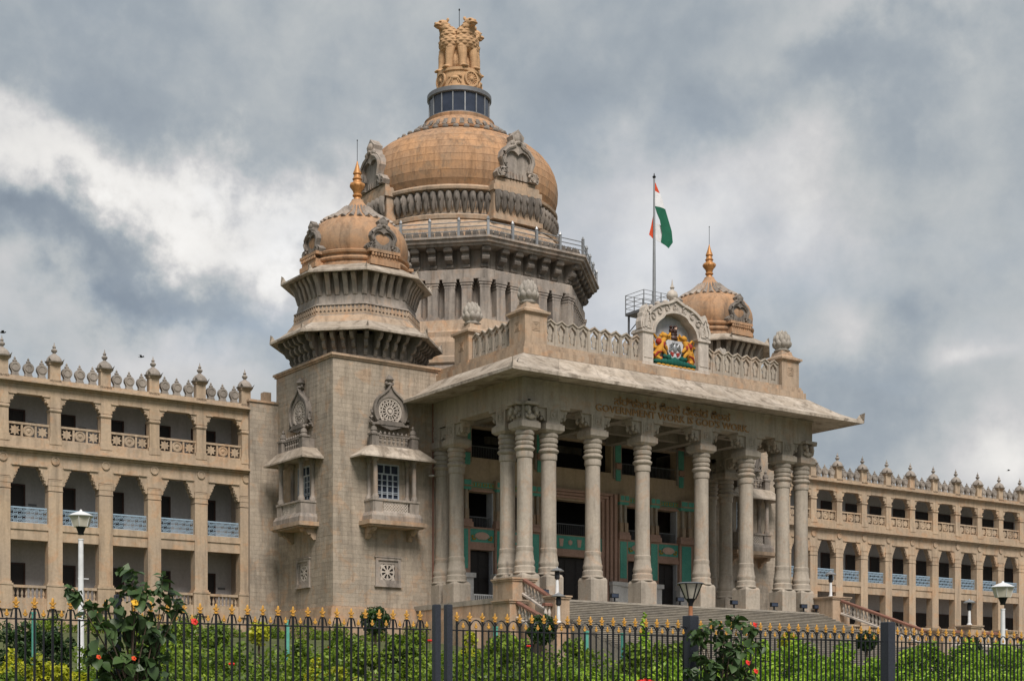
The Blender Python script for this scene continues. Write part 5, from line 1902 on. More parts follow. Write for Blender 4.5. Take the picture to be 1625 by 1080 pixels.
for s in (-1, 1):
    # bays beside the centre: jamb, green panel with shell, lintel, mezzanine rail, door
    for (a, b) in ((4.95, 7.2), (8.25, 10.5)):
        x0, x1 = sorted((XC + s * a, XC + s * b))
        cx = (x0 + x1) / 2
        mb = MB().box(x0, fy - .06, 5.16, x1, YB + .002, 6.16)
        gp = mb.build('green_panel', M['green'], bw, smooth=0)
        mb = MB()
        pts = [(cx - .62 + 0, 5.55), (cx - .3, 5.36), (cx + .3, 5.36), (cx + .62, 5.55)] + [(cx + .68 * math.cos(PI * k / 8) , 5.58 + .36 * math.sin(PI * k / 8)) for k in range(9)]
        mb.plate(pts, fy - .13, fy - .05)
        mb.build('shell_relief', M['pinkshell'], gp, smooth=0)
        mb = MB()
        for q in (-1, 1):
            mb.tube([(cx + q * .6, fy - .08, 5.42), (cx + q * .82, fy - .1, 5.36), (cx + q * .98, fy - .08, 5.62)], [.10, .08, .03], 5)
            mb.ell((cx + q * .86, fy - .1, 5.6), (.12, .05, .09), 6, 4)
        mb.build('leaf_relief', M['yellowleaf'], gp, smooth=40)
        mb = MB().box(x0 - .02, fy - .14, 4.58, x1 + .02, YB + .002, 4.86).box(x0, fy - .08, 4.86, x1, YB + .002, 5.16).box(x0, fy - .1, 6.16, x1, YB + .002, 6.30)
        mb.build('lintel', M['brown'], bw, smooth=0)
        mb = MB().box(x0 - .05, fy - .1, 9.02, x1 + .05, YB + .002, 9.16)
        mb.build('lintel', M['brown'], bw, smooth=0)
        mb = MB().box(x0, fy - .08, 9.36, x1, YB + .002, 9.72)
        fz = mb.build('green_frieze', M['green'], bw, smooth=0)
        mb = MB()
        for k in range(4):
            xx = x0 + (k + .5) * (x1 - x0) / 4
            mb.band([(xx - .2, 9.42), (xx + .2, 9.42), (xx + .2, 9.66), (xx - .2, 9.66)], [(xx - .13, 9.48), (xx + .13, 9.48), (xx + .13, 9.60), (xx - .13, 9.60)], fy - .12, fy - .07)
        mb.build('frieze_frame', M['yellowleaf'], fz, smooth=0)
        # pale reveal of the openings on the right hand side
        for (z0, z1) in ((0.0, 4.58), (6.30, 9.02)):
            mb = MB().box(x1 - .09, YB + .003, z0, x1 - .004, YB + .78, z1 - .004)
            mb.build('door_reveal', M['nichepaint'], bw, smooth=0)
        mb = MB()
        yr = YB + .15
        mb.box(x0, yr - .03, 7.08, x1 - .1, yr + .03, 7.14)
        for k in range(15):
            xx = x0 + .08 + k * (x1 - x0 - .25) / 14
            mb.box(xx - .013, yr - .013, 6.32, xx + .013, yr + .013, 7.08)
        mb.build('guard_rail', M['darksteel'], bw, smooth=0)
        mb = MB()
        yr = YB + .42
        for k in range(2):
            xa_, xb_ = x0 + .01 + k * (x1 - x0 - .12) / 2, x0 - .01 + (k + 1) * (x1 - x0 - .12) / 2
            mb.box(xa_, yr, 0.02, xb_, yr + .06, 4.5)
            for kk in range(4):
                mb.box(xa_ + .12, yr - .03, .25 + kk * 1.06, xb_ - .12, yr, 1.15 + kk * 1.06)
        mb.build('door', M['dark'], bw, smooth=0)
    # pilasters with green strips, colonnettes, blocks
    for (a, b) in ((3.92, 4.95), (7.2, 8.25), (10.5, 12.05)):
        x0, x1 = sorted((XC + s * a, XC + s * b))
        cx = (x0 + x1) / 2
        wq = x1 - x0
        mb = MB().box(x0 + .03, fy - .22, 2.75, x1 - .03, YB + .002, 6.25)
        mb.box(x0 - .08, fy - .5, 6.25, x1 + .08, YB + .002, 6.62).box(x0 - .02, fy - .4, 6.62, x1 + .02, YB + .002, 6.85)
        pl_ = mb.build('pilaster', M['brown'], bw, smooth=0)
        mb = MB().box(cx - wq * .33, fy - .26, 3.1, cx + wq * .33, fy - .21, 6.1)
        mb.build('green_strip', M['green'], pl_, smooth=0)
        mb = MB()
        for k in (-1, 1):
            mb.box(cx + k * wq * .24 - .17, fy - .36, 6.86, cx + k * wq * .24 + .17, YB + .002, 7.62)
        mb.build('pilaster_block', M['ochre'], pl_, smooth=0)
        for k in (-1, 1):
            mb = MB().lathe([(.16, 7.62), (.13, 7.75), (.125, 9.0), (.16, 9.08)], 10, (cx + k * wq * .24, fy - .17, 0))
            mb.build('colonnette', M['column'], pl_)
        mb = MB().box(x0 + .04, fy - .38, 9.08, x1 - .04, YB + .002, 9.3)
        mb.build('green_capital', M['green'], pl_, smooth=0)
        mb = MB().box(x0 - .02, fy - .42, 9.3, x1 + .02, YB + .002, 9.92)
        cb_ = mb.build('capital_block', M['ochre'], pl_, smooth=0)
        mb = MB().box(x0 + .08, fy - .45, 9.42, cx - .05, fy - .41, 9.8).box(cx + .05, fy - .45, 9.42, x1 - .08, fy - .41, 9.8)
        mb.build('green_inlay', M['green'], cb_, smooth=0)
        mb = MB().box(x0 - .12, fy - .45, 0, x1 + .12, YB + .002, 2.4).box(x0 - .25, fy - .6, 2.4, x1 + .25, YB + .002, 2.75)
        mb.build('dado', M['white'], pl_, smooth=0)
    # stepped brown surround of the middle opening
    for k, (e, d_) in enumerate(((2.32, .10), (2.70, .2), (3.05, .3), (3.4, .42))):
        x0, x1 = sorted((XC + s * e, XC + s * (e + .26)))
        mb = MB().box(x0, fy - d_, 2.75 if k > 1 else 0, x1, YB + .002, 9.2 + k * .22)
        mb.build('door_surround', M['brown'], bw, smooth=0)
    x0, x1 = sorted((XC + s * 2.95, XC + s * 3.88))
    mb = MB().box(x0, fy - .7, 0, x1, YB - .37, 2.45).box(x0 - .08, fy - .8, 2.45, x1 + .08, YB - .37, 2.75)
    mb.build('dado', M['white'], bw, smooth=0)
    # upper pilasters beside the gallery opening
    for c0 in (3.95, 10.75):
        x0, x1 = sorted((XC + s * c0 - .28, XC + s * c0 + .28))
        mb = MB().box(x0 - .12, fy - .12, 11.2, x1 + .12, YB + .002, 14.3)
        up = mb.build('gallery_pilaster', M['grey'], bw, smooth=0)
        mb = MB().box(x0, fy - .18, 12.5, x1, fy - .11, 14.1).box(x0 + .05, fy - .2, 11.0, x1 - .05, fy - .11, 11.9)
        mb.build('green_strip', M['green'], up, smooth=0)
        mb = MB().box(x0 + .02, fy - .3, 12.0, x1 - .02, fy - .11, 12.4)
        mb.build('brown_block', M['brown'], up, smooth=0)
        mb = MB().box(x0 - .05, fy - .26, 14.1, x1 + .05, fy - .11, 14.25)
        mb.build('brown_block', M['brown'], up, smooth=0)
    x0, x1 = sorted((XC + s * 4.4, XC + s * 10.4))
    mb = MB()
    yr = YB + .2
    mb.box(x0, yr - .03, 12.5, x1, yr + .03, 12.56)
    for k in range(40):
        xx = x0 + k * (x1 - x0) / 39
        mb.box(xx - .012, yr - .012, 11.63, xx + .012, yr + .012, 12.5)
    mb.build('guard_rail', M['darksteel'], bw, smooth=0)
for k in range(3):
    z0 = 9.2 + k * .24
    d_ = .12 + .1 * k
    e = 2.58 + .35 * k
    MB().box(XC - e, fy - d_, z0, XC + e, YB + .002, z0 + .2).build('door_surround', M['brown'], bw, smooth=0)
mb = MB().box(XC - 2.3, fy - .06, 5.15, XC + 2.3, YB + .002, 6.2)
gp = mb.build('green_panel', M['green'], bw, smooth=0)
for k in range(5):
    xx = XC - 1.8 + k * .9
    mb = MB()
    if k % 2:
        mb.plate(ring_pts(.22, 6, xx, 5.68, PI / 6)[::-1], fy - .12, fy - .05)
    else:
        mb.plate([(xx - .14, 5.35), (xx + .14, 5.35), (xx + .22, 5.95), (xx - .22, 5.95)], fy - .12, fy - .05)
    mb.build('shell_relief', M['pinkshell'], gp, smooth=0)
MB().box(XC - 2.3, fy - .12, 4.58, XC + 2.3, YB + .002, 5.15).build('lintel', M['brown'], bw, smooth=0)
MB().box(.6, fy - .1, 14.0, PL - .6, YB + .002, 14.2).build('gallery_cornice', M['grey'], bw, smooth=0)
mb = MB()
yr = YB + .15
mb.box(XC - 2.3, yr - .03, 7.14, XC + 2.3, yr + .03, 7.2)
for k in range(24):
    xx = XC - 2.25 + k * 4.5 / 23
    mb.box(xx - .013, yr - .013, 6.31, xx + .013, yr + .013, 7.14)
mb.build('guard_rail', M['darksteel'], bw, smooth=0)
mb = MB()
for k in range(4):
    x0 = XC - 2.28 + k * 1.14
    mb.box(x0 + .01, YB + .5, .02, x0 + 1.13, YB + .56, 4.5)
    for kk in range(4):
        mb.box(x0 + .15, YB + .47, .25 + kk * 1.06, x0 + .99, YB + .5, 1.15 + kk * 1.06)
mb.build('door', M['dark'], bw, smooth=0)
# white guard at the left end of the portico
mb = MB()
mb.box(2.2, 9.6, .95, 5.4, 9.68, 1.05).box(2.2, 9.6, .08, 5.4, 9.68, .15)
for k in range(18):
    xx = 2.25 + k * .18
    mb.box(xx - .03, 9.61, .15, xx + .03, 9.67, .95)
mb.build('white_guard', M['lampwhite'], portico, smooth=0)
# downpipes in the corner beside the near turret
for k, (xx, mt, rr) in enumerate(((-.28, 'rail', .07), (-.62, 'rail', .06), (-.12, 'grey', .08))):
    MB().tube([(xx, 10.85, -2.8), (xx, 10.85, 15.2)], rr, 7, 0).build('downpipe', M[mt], portico)
MB().tube([(-.40, 10.85, -2.5), (-.36, 10.85, .2), (-.30, 10.84, 4.0), (-.35, 10.85, 9.5)], .035, 6).build('cable', M['lampwhite'], portico)

# ------------------------------------------------------------------ stairs
st = thing('staircase', 'broad grey granite staircase rising to the columned portico', 'staircase', (XC, -9, -6.4))
NS = 42
sx0, sx1 = -.6, 27.6
for k in range(NS):
    z1 = -.0 - (k + 1) * .150
    y1 = -1.35 - k * .40
    mb = MB()
    mb.box(sx0 - XC, y1 - .43 + 9, z1 - .15 + 6.4, sx1 - XC, y1 + 9 - .002, z1 + 6.4)
    mb.box(sx0 - XC, y1 - .50 + 9, z1 - .05 + 6.4, sx1 - XC, y1 - .43 + 9, z1 + 6.4)
    mb.build('step', M['step'], st, smooth=0)
mb = MB()
mb.add([(sx0 - XC, 7.6, 6.2), (sx1 - XC, 7.6, 6.2), (sx1 - XC, -9.4, -.3), (sx0 - XC, -9.4, -.3), (sx0 - XC, 7.6, -1), (sx1 - XC, 7.6, -1), (sx1 - XC, -9.4, -1), (sx0 - XC, -9.4, -1)],
       [(0, 1, 2, 3), (4, 7, 6, 5), (0, 4, 5, 1), (1, 5, 6, 2), (2, 6, 7, 3), (3, 7, 4, 0)])
mb.build('stair_body', M['step'], st, smooth=0)

bal_me = MB().lathe([(.13, 0), (.13, .06), (.07, .10), (.12, .28), (.13, .36), (.07, .55), (.055, .66), (.10, .70), (.11, .78)], 8).mesh('baluster', M['white_stone'], 45)


def balustrade(label, p0, p1, group='stone stair balustrades', sp=.36):
    """handrail on balusters from p0 to p1, points on the foot line"""
    p0, p1 = Vector(p0), Vector(p1)
    t = thing('balustrade', label, 'balustrade', p0, group)
    dlt = p1 - p0
    hz = Vector((dlt.x, dlt.y, 0))
    Lg = hz.length
    h = hz.normalized()
    sd = Vector((-h.y, h.x, 0))
    for nm, mt, z0, z1, wq in (('handrail', 'rail', .82, 1.02, .19), ('foot_rail', 'white_stone', -.14, .03, .20)):
        vs = []
        for q in (Vector((0, 0, 0)), dlt):
            for s, z in ((-1, z0), (1, z0), (1, z1 - .05), (.6, z1), (-.6, z1), (-1, z1 - .05)):
                v_ = q + sd * (s * wq)
                vs.append((v_.x, v_.y, v_.z + z))
        MB().add(vs, [(i, (i + 1) % 6, 6 + (i + 1) % 6, 6 + i) for i in range(6)] + [(5, 4, 3, 2, 1, 0), (6, 7, 8, 9, 10, 11)]).build(nm, M[mt], t, smooth=0)
    n_ = max(2, int(Lg / sp))
    for i in range(n_):
        q = dlt * ((i + .5) / n_)
        inst('baluster', bal_me, t, (q.x, q.y, q.z + .03))
    return t


def pedestal(label, x, y, w_, d_, z0, z1, group='stone stair pedestals'):
    t = thing('stair_pedestal', label, 'pedestal', (x, y, z0), group)
    h = z1 - z0
    MB().box(-w_ / 2, -d_ / 2, 0, w_ / 2, d_ / 2, h - .22).build('die', M['ochre'], t, smooth=0)
    MB().box(-w_ / 2 - .08, -d_ / 2 - .08, h - .22, w_ / 2 + .08, d_ / 2 + .08, h - .10).box(-w_ / 2 - .14, -d_ / 2 - .14, h - .10, w_ / 2 + .14, d_ / 2 + .14, h).build('cap', M['ochre'], t, smooth=0)
    return t


def post_lamp(label, x, y, z, h, group='small white lamp posts on stair pedestals'):
    """short white post with a dark four-sided lantern"""
    t = thing('post_lamp', label, 'lamp', (x, y, z), group)
    MB().lathe([(.20, 0), (.20, .10), (.12, .16), (.10, h * .5), (.08, h * .56)], 10).build('post', M['lampwhite'], t)
    MB().lathe([(.10, h * .56), (.17, h * .60), (.17, h * .80), (.12, h * .84)], 8).build('lantern', M['iron'], t)
    MB().lathe([(.44, h * .84), (.46, h * .86), (.25, h * .93), (.06, h * .96), (.03, h)], 12).build('lamp_cap', M['steel'], t)
    return t


pedestal('broad upper stair pedestal left of the staircase beside the corner column', -1.5, -.9, 1.9, 2.3, -3.2, 1.22)
pedestal('lower two tier stair pedestal at the left foot of the balustrades', -3.3, -2.9, 1.3, 1.9, -5.2, -.42)
pedestal('slim stair pedestal with lamp at the end of the upper left balustrade', -1.5, -5.75, 1.15, 1.15, -6.4, -.22)
balustrade('upper sloping balustrade with red handrail left of the staircase', (-1.5, -2.05, .20), (-1.5, -5.2, -1.25))
balustrade('lower sloping balustrade with red handrail beside the left side flight', (-3.3, -3.9, -1.55), (-3.3, -7.7, -3.05))
balustrade('short level balustrade with red handrail joining two left pedestals', (-2.7, -5.9, -1.75), (-2.1, -5.9, -1.75))
pedestal('end pedestal below the left side flight', -3.3, -8.3, 1.1, 1.1, -7, -2.2)
pedestal('broad upper stair pedestal right of the staircase beside the last column', 28.5, -1.0, 1.9, 3.4, -3.2, 1.22)
balustrade('long sloping balustrade with red handrail right of the staircase', (28.5, -2.8, -.05), (28.5, -11.6, -2.95))
# raised terrace to the right with its own balustrade
tb = MB()
tb.box(28.0, -12.2, -7.2, 105, 20, -2.95)
tb.box(27.9, -12.3, -3.15, 105.1, -12.2, -2.90)
struct(tb.build('terrace', M['wing_grey'], smooth=0))
tx = [28.5, 32.2, 36.3, 41.5]
pedestal('pedestal where the long right balustrade meets the terrace', 28.9, -12.0, 1.2, 1.2, -7.0, -1.75)
balustrade('first level terrace balustrade right of the staircase', (29.6, -12.0, -2.78), (31.4, -12.0, -2.78))
pedestal('terrace pedestal carrying a white lamp post right of the stairs', 32.2, -12.0, 1.25, 1.25, -7.0, -1.35)
balustrade('second level terrace balustrade beyond the lamp pedestal', (33.0, -12.0, -2.78), (35.4, -12.0, -2.78))
pedestal('last low pedestal of the terrace balustrade', 36.2, -12.0, 1.25, 1.25, -7.0, -1.6)
balustrade('farthest terrace balustrade sloping down at the right', (37.0, -12.0, -2.78), (42.0, -12.0, -4.2))
post_lamp('white lamp post on the right upper stair pedestal before the wing', 28.5, -1.6, 1.22, 2.1)
post_lamp('white lamp post on the terrace pedestal right of the stairs', 32.2, -12.0, -1.35, 2.0)
post_lamp('white lamp post on the slim left stair pedestal', -1.5, -5.75, -.22, 1.9)
post_lamp('white lamp post on the end pedestal of the left side flight', -3.3, -8.3, -2.2, 2.0)

# left flank: block and side door stair beside the near turret
mb = MB()
mb.box(-2.15, .5, -3.2, -.8, 10.4, -.02).box(-3.2, 2, -3.4, -2.15, 9.5, -1.3)
struct(mb.build('side_terrace', M['ochre'], smooth=0))

# floodlights along the top step
fl_a = MB().box(-.30, -.10, .30, .30, .12, .62).mesh('lamp_head', M['iron'], 0)
fl_b = MB().box(-.05, -.05, 0, .05, .05, .32).box(-.2, -.12, 0, .2, .12, .05).mesh('stand', M['iron'], 0)
fl_c = MB().box(-.26, -.12, .34, .26, -.10, .58).mesh('lens', M['glass'], 0)
for i, (x, y, lab) in enumerate([(.95, -1.1, 'black floodlight on the top step right of the corner column pair'), (7.1, -1.05, 'black floodlight on the top step before the white dado, right of the third column'),
                                 (13.3, -1.0, 'black floodlight on the top step midway between the two middle columns'), (18.7, -1.0, 'black floodlight on the top step behind the gate lamp, right of the fifth column'),
                                 (22.9, -1.0, 'black floodlight on the top step left of the last column pair'), (26.0, -1.1, 'black floodlight on the top step between the last two columns'),
                                 (27.4, -1.1, 'black floodlight at the right end of the top step by the pedestal')]):
    t = thing('floodlight', lab, 'floodlight', (x, y, 0.0), 'floodlights on the top step', random.uniform(-.3, .3))
    inst('lamp_head', fl_a, t)
    inst('stand', fl_b, t)
    inst('lens', fl_c, t)
t = thing('wall_lamp', 'small white lamp under the hood of the near turret window', 'lamp', (-1.0, 10.6, 9.6))
MB().tube([(0, .35, .1), (0, .0, .15)], .03, 5).build('arm', M['steel'], t)
MB().ell((0, -.15, .1), (.22, .28, .08), 8, 5).build('head', M['lampwhite'], t)

# ------------------------------------------------------------------ flag on the roof
pt = thing('platform', 'grey steel railed platform on legs behind the roof niche', 'platform', (13.75, 3.2, 17.35))
MB().box(-1.3, -1.1, 4.85, 1.3, 1.1, 5.05).build('deck', M['darksteel'], pt, smooth=0)
for sx in (-1, 1):
    for sy in (-1, 1):
        MB().box(sx * 1.1 - .06, sy * .9 - .06, 0, sx * 1.1 + .06, sy * .9 + .06, 4.85).build('leg', M['darksteel'], pt, smooth=0)
for sy in (-1, 1):
    MB().tube([(-1.1, sy * .9, 3.6), (0, sy * .9, 4.8)], .04, 5).tube([(1.1, sy * .9, 3.6), (0, sy * .9, 4.8)], .04, 5).build('brace', M['darksteel'], pt)
rl = MB()
for z in (5.4, 5.75, 6.1, 6.4):
    rl.tube([(-1.27, -1.07, z), (1.27, -1.07, z), (1.27, 1.07, z), (-1.27, 1.07, z)], .025, 5, closed=True)
rl.build('guard_rail', M['steel'], pt)
for x in (-1.27, -.42, .42, 1.27):
    for y in (-1.07, 1.07):
        MB().box(x - .03, y - .03, 5.05, x + .03, y + .03, 6.42).build('post', M['steel'], pt, smooth=0)
fp = thing('flagpole', 'tall grey steel flagpole on the platform behind the niche', 'flagpole', (13.55, 2.2, 22.4))
MB().lathe([(.13, 0), (.12, 3), (.085, 6.4), (.06, 9.9)], 10).build('pole', M['steel'], fp)
MB().lathe([(.10, 9.9), (.14, 10.0), (.05, 10.1), (.03, 10.25)], 8).build('finial', M['iron'], fp)
# flag: one cloth with a fold, three bands; u runs across the picture, w down
FS = 114.0 / 2419.0
fdir = Vector((math.sin(YAW), -math.cos(YAW), 0))
fback = Vector((math.cos(YAW), math.sin(YAW), 0))


def flag_strip(name, pts_l, pts_r, mat, off, n=7, parent=None):
    """cloth between two polylines given in metres (right, down), rippled, with thickness"""
    mb = MB()
    rows = len(pts_l)
    top = []
    for side in (0, 1):
        for i in range(rows):
            for j in range(n + 1):
                t = j / n
                x = pts_l[i][0] * (1 - t) + pts_r[i][0] * t
                z = pts_l[i][1] * (1 - t) + pts_r[i][1] * t
                dp = off + .10 * math.sin(x * 5.5 + z * 1.3) * min(1, abs(x) * 2) + side * .02
                v_ = fdir * x + fback * dp
                top.append((v_.x, v_.y, -z))
    k = rows * (n + 1)
    fs = []
    for i in range(rows - 1):
        for j in range(n):
            a = i * (n + 1) + j
            fs.append((a, a + 1, a + n + 2, a + n + 1))
            fs.append((k + a, k + a + n + 1, k + a + n + 2, k + a + 1))
    mb.add(top, fs)
    return mb.build(name, M[mat], parent, smooth=80)


fg = thing('flag', 'limp saffron, white and green flag hanging from the rooftop pole', 'flag', (13.6, 2.2, 31.95))
s_ = FS
sc2 = lambda L: [(a * s_, b * s_) for a, b in L]
flag_strip('saffron_band', sc2([(0, 0), (0, 6), (0, 13)]), sc2([(1, 0), (4, 7), (8, 17)]), 'saffron', -.05, 5, fg)
flag_strip('white_band', sc2([(0, 13), (0, 24), (0, 37)]), sc2([(8, 17), (12, 28), (16, 42)]), 'clothwhite', -.05, 7, fg)
flag_strip('green_band', sc2([(0, 37), (3, 48), (8, 60), (12, 80), (10, 95)]), sc2([(17, 42), (22, 60), (27, 78), (29, 95), (22, 105)]), 'clothgreen', -.05, 7, fg)
flag_strip('white_band', sc2([(-3, 62), (-5, 76), (-3, 88)]), sc2([(12, 68), (13, 82), (10, 94)]), 'clothwhite', .06, 6, fg)
flag_strip('saffron_band', sc2([(-2, 50), (-6, 70), (-9, 82)]), sc2([(0, 52), (-1, 74), (-2, 90)]), 'saffron', .02, 4, fg)

# ------------------------------------------------------------------ planting
def leaf_mesh(name, clumps, n, leaf, seed, mat, up=0.25, long_=1.5):
    """n leaf-sized faces spread through the outer half of a set of ellipsoid clumps"""
    rg = np.random.default_rng(seed)
    cl = np.array(clumps, dtype=float)
    wgt = (cl[:, 3] * cl[:, 4] + cl[:, 4] * cl[:, 5] + cl[:, 3] * cl[:, 5])
    idx = rg.choice(len(cl), n, p=wgt / wgt.sum())
    d_ = rg.normal(size=(n, 3))
    d_ /= np.linalg.norm(d_, axis=1)[:, None]
    rad = 1.03 - np.abs(rg.normal(size=n)) * .22
    rad = np.clip(rad, .15, 1.12)
    pos = cl[idx, :3] + d_ * cl[idx, 3:6] * rad[:, None]
    nr = d_ * .7 + rg.normal(size=(n, 3)) * .55
    nr[:, 2] += up
    nr /= np.linalg.norm(nr, axis=1)[:, None]
    t = np.cross(nr, rg.normal(size=(n, 3)))
    t /= np.linalg.norm(t, axis=1)[:, None]
    b = np.cross(nr, t)
    sz = leaf * rg.uniform(.6, 1.35, n)[:, None]
    v = np.empty((n, 4, 3))
    v[:, 0] = pos - t * sz * long_ * .5
    v[:, 1] = pos + b * sz * .42 + nr * sz * .12
    v[:, 2] = pos + t * sz * long_ * .5
    v[:, 3] = pos - b * sz * .42 + nr * sz * .12
    me = bpy.data.meshes.new(name)
    me.vertices.add(4 * n)
    me.vertices.foreach_set('co', v.reshape(-1))
    me.loops.add(4 * n)
    me.loops.foreach_set('vertex_index', np.arange(4 * n, dtype=np.int32))
    me.polygons.add(n)
    me.polygons.foreach_set('loop_start', np.arange(0, 4 * n, 4, dtype=np.int32))
    me.update(calc_edges=True)
    me.materials.append(mat)
    return me


def clumpy(h, r, rnd, k=9, flat=0.0):
    """uneven set of clumps filling a bush of height h and half width r, foot at z=0"""
    out = [(0, 0, h * .45, r * .72, r * .72, h * .42)]
    for i in range(k):
        a = rnd.uniform(0, 2 * PI)
        q = rnd.uniform(.35, .85) * r
        z = h * rnd.uniform(.25, .88)
        s = rnd.uniform(.28, .46) * r
        out.append((q * math.cos(a), q * math.sin(a), min(z, h - s * .8), s, s, s * rnd.uniform(.8, 1.4)))
    out.append((rnd.uniform(-.2, .2) * r, 0, h * .86, r * .34, r * .34, h * .14))
    return out


RS = random.Random(11)


def shrub(name, label, cat, row, mat, n=1500, leaf=.11, group=None, form='bush', seed=0):
    x, y, z, h, r = row
    t = thing(name, label, cat, (x, y, z), group)
    if form == 'bush':
        cl = clumpy(h, r, RS)
        MB().tube([(0, 0, -.05), (.03, .02, h * .35)], [.05, .03], 6).tube([(0, 0, .1), (r * .4, .05, h * .6)], [.03, .015], 5).tube([(0, 0, .1), (-r * .4, -.05, h * .55)], [.03, .015], 5).build('stem', M['bark'], t)
    elif form == 'ball':
        cl = [(0, 0, h - r * .95, r * .95, r * .95, r * .98)] + [(0, 0, h - r * .95, r * .62, r * .62, r * .62)] * 6
        for i in range(10):
            a, b = RS.uniform(0, 2 * PI), RS.uniform(-.6, 1.3)
            cl.append((r * .75 * math.cos(a) * math.cos(b), r * .75 * math.sin(a) * math.cos(b), h - r + r * .75 * math.sin(b), r * .32, r * .32, r * .30))
        MB().tube([(0, 0, -.05), (.02, 0, h - r * 1.4)], [.06, .045], 7).build('trunk', M['bark'], t)
    elif form == 'tiers':
        cl = [(0, 0, h * .86, r * .62, r * .62, h * .13), (0, 0, h * .62, r * .95, r * .95, h * .15), (0, 0, h * .35, r * .85, r * .85, h * .2)]
        MB().tube([(0, 0, -.05), (.02, 0, h * .8)], [.06, .03], 7).build('trunk', M['bark'], t)
    elif form == 'cone':
        cl = [(RS.uniform(-.05, .05), 0, h * (.08 + .88 * k / 9), r * (1.02 - .97 * k / 9), r * (1.02 - .97 * k / 9), h * .11) for k in range(10)]
        MB().tube([(0, 0, -.05), (0, 0, h * .95)], [.06, .01], 7).build('trunk', M['bark'], t)
    inst('crown', leaf_mesh('crown', cl, n, leaf, seed, M[mat]), t)
    return t


balls = [(-29.99, -31.48, -6.96, 3.47, 0.51), (-26.79, -38.62, -7.29, 3.21, 0.5), (-7.51, -37.5, -7.24, 3.19, 0.41), (-1.93, -38.98, -7.3, 3.07, 0.42)]
bl = ['dark clipped ball topiary in front of the near turret plinth', 'dark clipped ball topiary in front of the slim stair pedestal', 'dark clipped ball topiary left of the rightmost gate post', 'dark clipped ball topiary below the terrace lamp post']
for i, rw in enumerate(balls):
    shrub('topiary', bl[i], 'topiary', rw[:4] + (rw[4] * 1.2,), 'leaf_dark', 3000, .10, 'clipped ball topiaries', 'ball', 20 + i)
yel = [(-35.62, -32.41, -7.01, 2.69, 0.48), (-30.15, -38.7, -7.29, 2.5, 0.46), (-14.8, -39.71, -7.34, 2.89, 0.45)]
yl = ['yellow green rounded shrub in front of the wing end pier', 'yellow green tiered topiary right of the paired gate posts', 'yellow green rounded shrub in front of the stairs, right of the red flowered bush']
for i, rw in enumerate(yel):
    shrub('yellow_shrub', yl[i], 'shrub', rw, 'leaf_yellow', 1300, .10, 'yellow green shrubs', 'tiers' if i == 1 else 'ball', 30 + i)
shrub('conical_shrub', 'bright yellow green cone shaped shrub before the stairs, left of the gate lamp', 'shrub', (-23.62, -40.85, -7.39, 3.28, 0.70), 'leaf_bright', 2200, .11, None, 'cone', 40)
drk = [(-44.94, -33.2, -7.04, 2.39, 0.77), (-43.26, -31.93, -6.99, 2.27, 0.63)]
dl = ['dark green shrub at the far left below the veranda, left of the green stake', 'dark green shrub right of the leftmost green stake']
for i, rw in enumerate(drk):
    shrub('dark_shrub', dl[i], 'shrub', rw, 'leaf_dark', 1700, .11, 'dark green shrubs', 'bush', 45 + i)
mid = [(-42.01, -37.7, -7.25, 2.14, 0.93), (-39.3, -34.72, -7.11, 2.62, 0.78), (-37.6, -33.47, -7.05, 2.61, 0.65), (-38.88, -42.35, -7.46, 2.01, 0.69), (-37.1, -41.15, -7.4, 2.3, 0.41),
       (-38.53, -45.04, -7.59, 2.12, 0.76), (-37.54, -45.73, -7.62, 2.21, 0.76), (-34.87, -42.72, -7.48, 2.37, 0.62), (-32.71, -44.24, -7.55, 2.28, 0.72), (-33.27, -46.28, -7.64, 2.2, 0.79),
       (-30.54, -45.76, -7.62, 2.31, 0.58), (-29.16, -46.73, -7.67, 2.23, 0.62), (-27.72, -47.74, -7.71, 2.36, 0.52), (-29.65, -48.83, -7.76, 2.24, 0.69)]
ml = ['green shrub behind the left broad leaved plant', 'green shrub under the third veranda bay, right of the left broad leaved plant', 'dark leaved green shrub left of the yellow green rounded shrub',
      'green shrub right of the yellow green rounded shrub, by the turret corner', 'tall thin green shrub before the turret plinth corner', 'green shrub behind the yellow bedding bush before the turret',
      'green shrub just under the first ball topiary', 'green shrub left of the paired gate posts', 'green shrub left of the ball topiary beside the left stair pedestals', 'green shrub below the ball topiary beside the left stair pedestals',
      'green shrub in front of the left part of the stairs', 'green shrub just left of the cone shaped shrub', 'green shrub just left of the gate lamp post', 'green shrub right of the cone shaped shrub']
for i, rw in enumerate(mid):
    shrub('green_shrub', ml[i], 'shrub', rw, 'leaf_mid', 2600, .095, 'green garden shrubs', 'bush', 60 + i)
bri = [(-24.19, -47.78, -7.71, 2.41, 0.75), (-21.67, -47.11, -7.68, 2.43, 0.89), (-22.08, -49.27, -7.78, 2.31, 0.86), (-20.05, -50.69, -7.85, 2.29, 0.64), (-17.8, -49.83, -7.81, 2.6, 0.67), (-15.19, -49.21, -7.78, 2.76, 0.88), (-15.92, -51.15, -7.87, 2.58, 0.89), (-15.19, -51.66, -7.9, 2.67, 0.89)]
brl = ['bright green shrub behind the red flowered bush at the gate lamp', 'bright green shrub right of the red flowered bush', 'bright green shrub midway along the fence right of the gate lamp', 'bright green shrub behind the rightmost gate post',
       'bright yellowish shrub just right of the rightmost gate post', 'bright green shrub under the last ball topiary', 'bright green shrub at the foot of the right tall lamp', 'bright green shrub at the far right edge']
for i, rw in enumerate(bri):
    shrub('bright_shrub', brl[i], 'shrub', rw, 'leaf_bright', 2900, .095, 'bright green shrubs', 'bush', 80 + i)
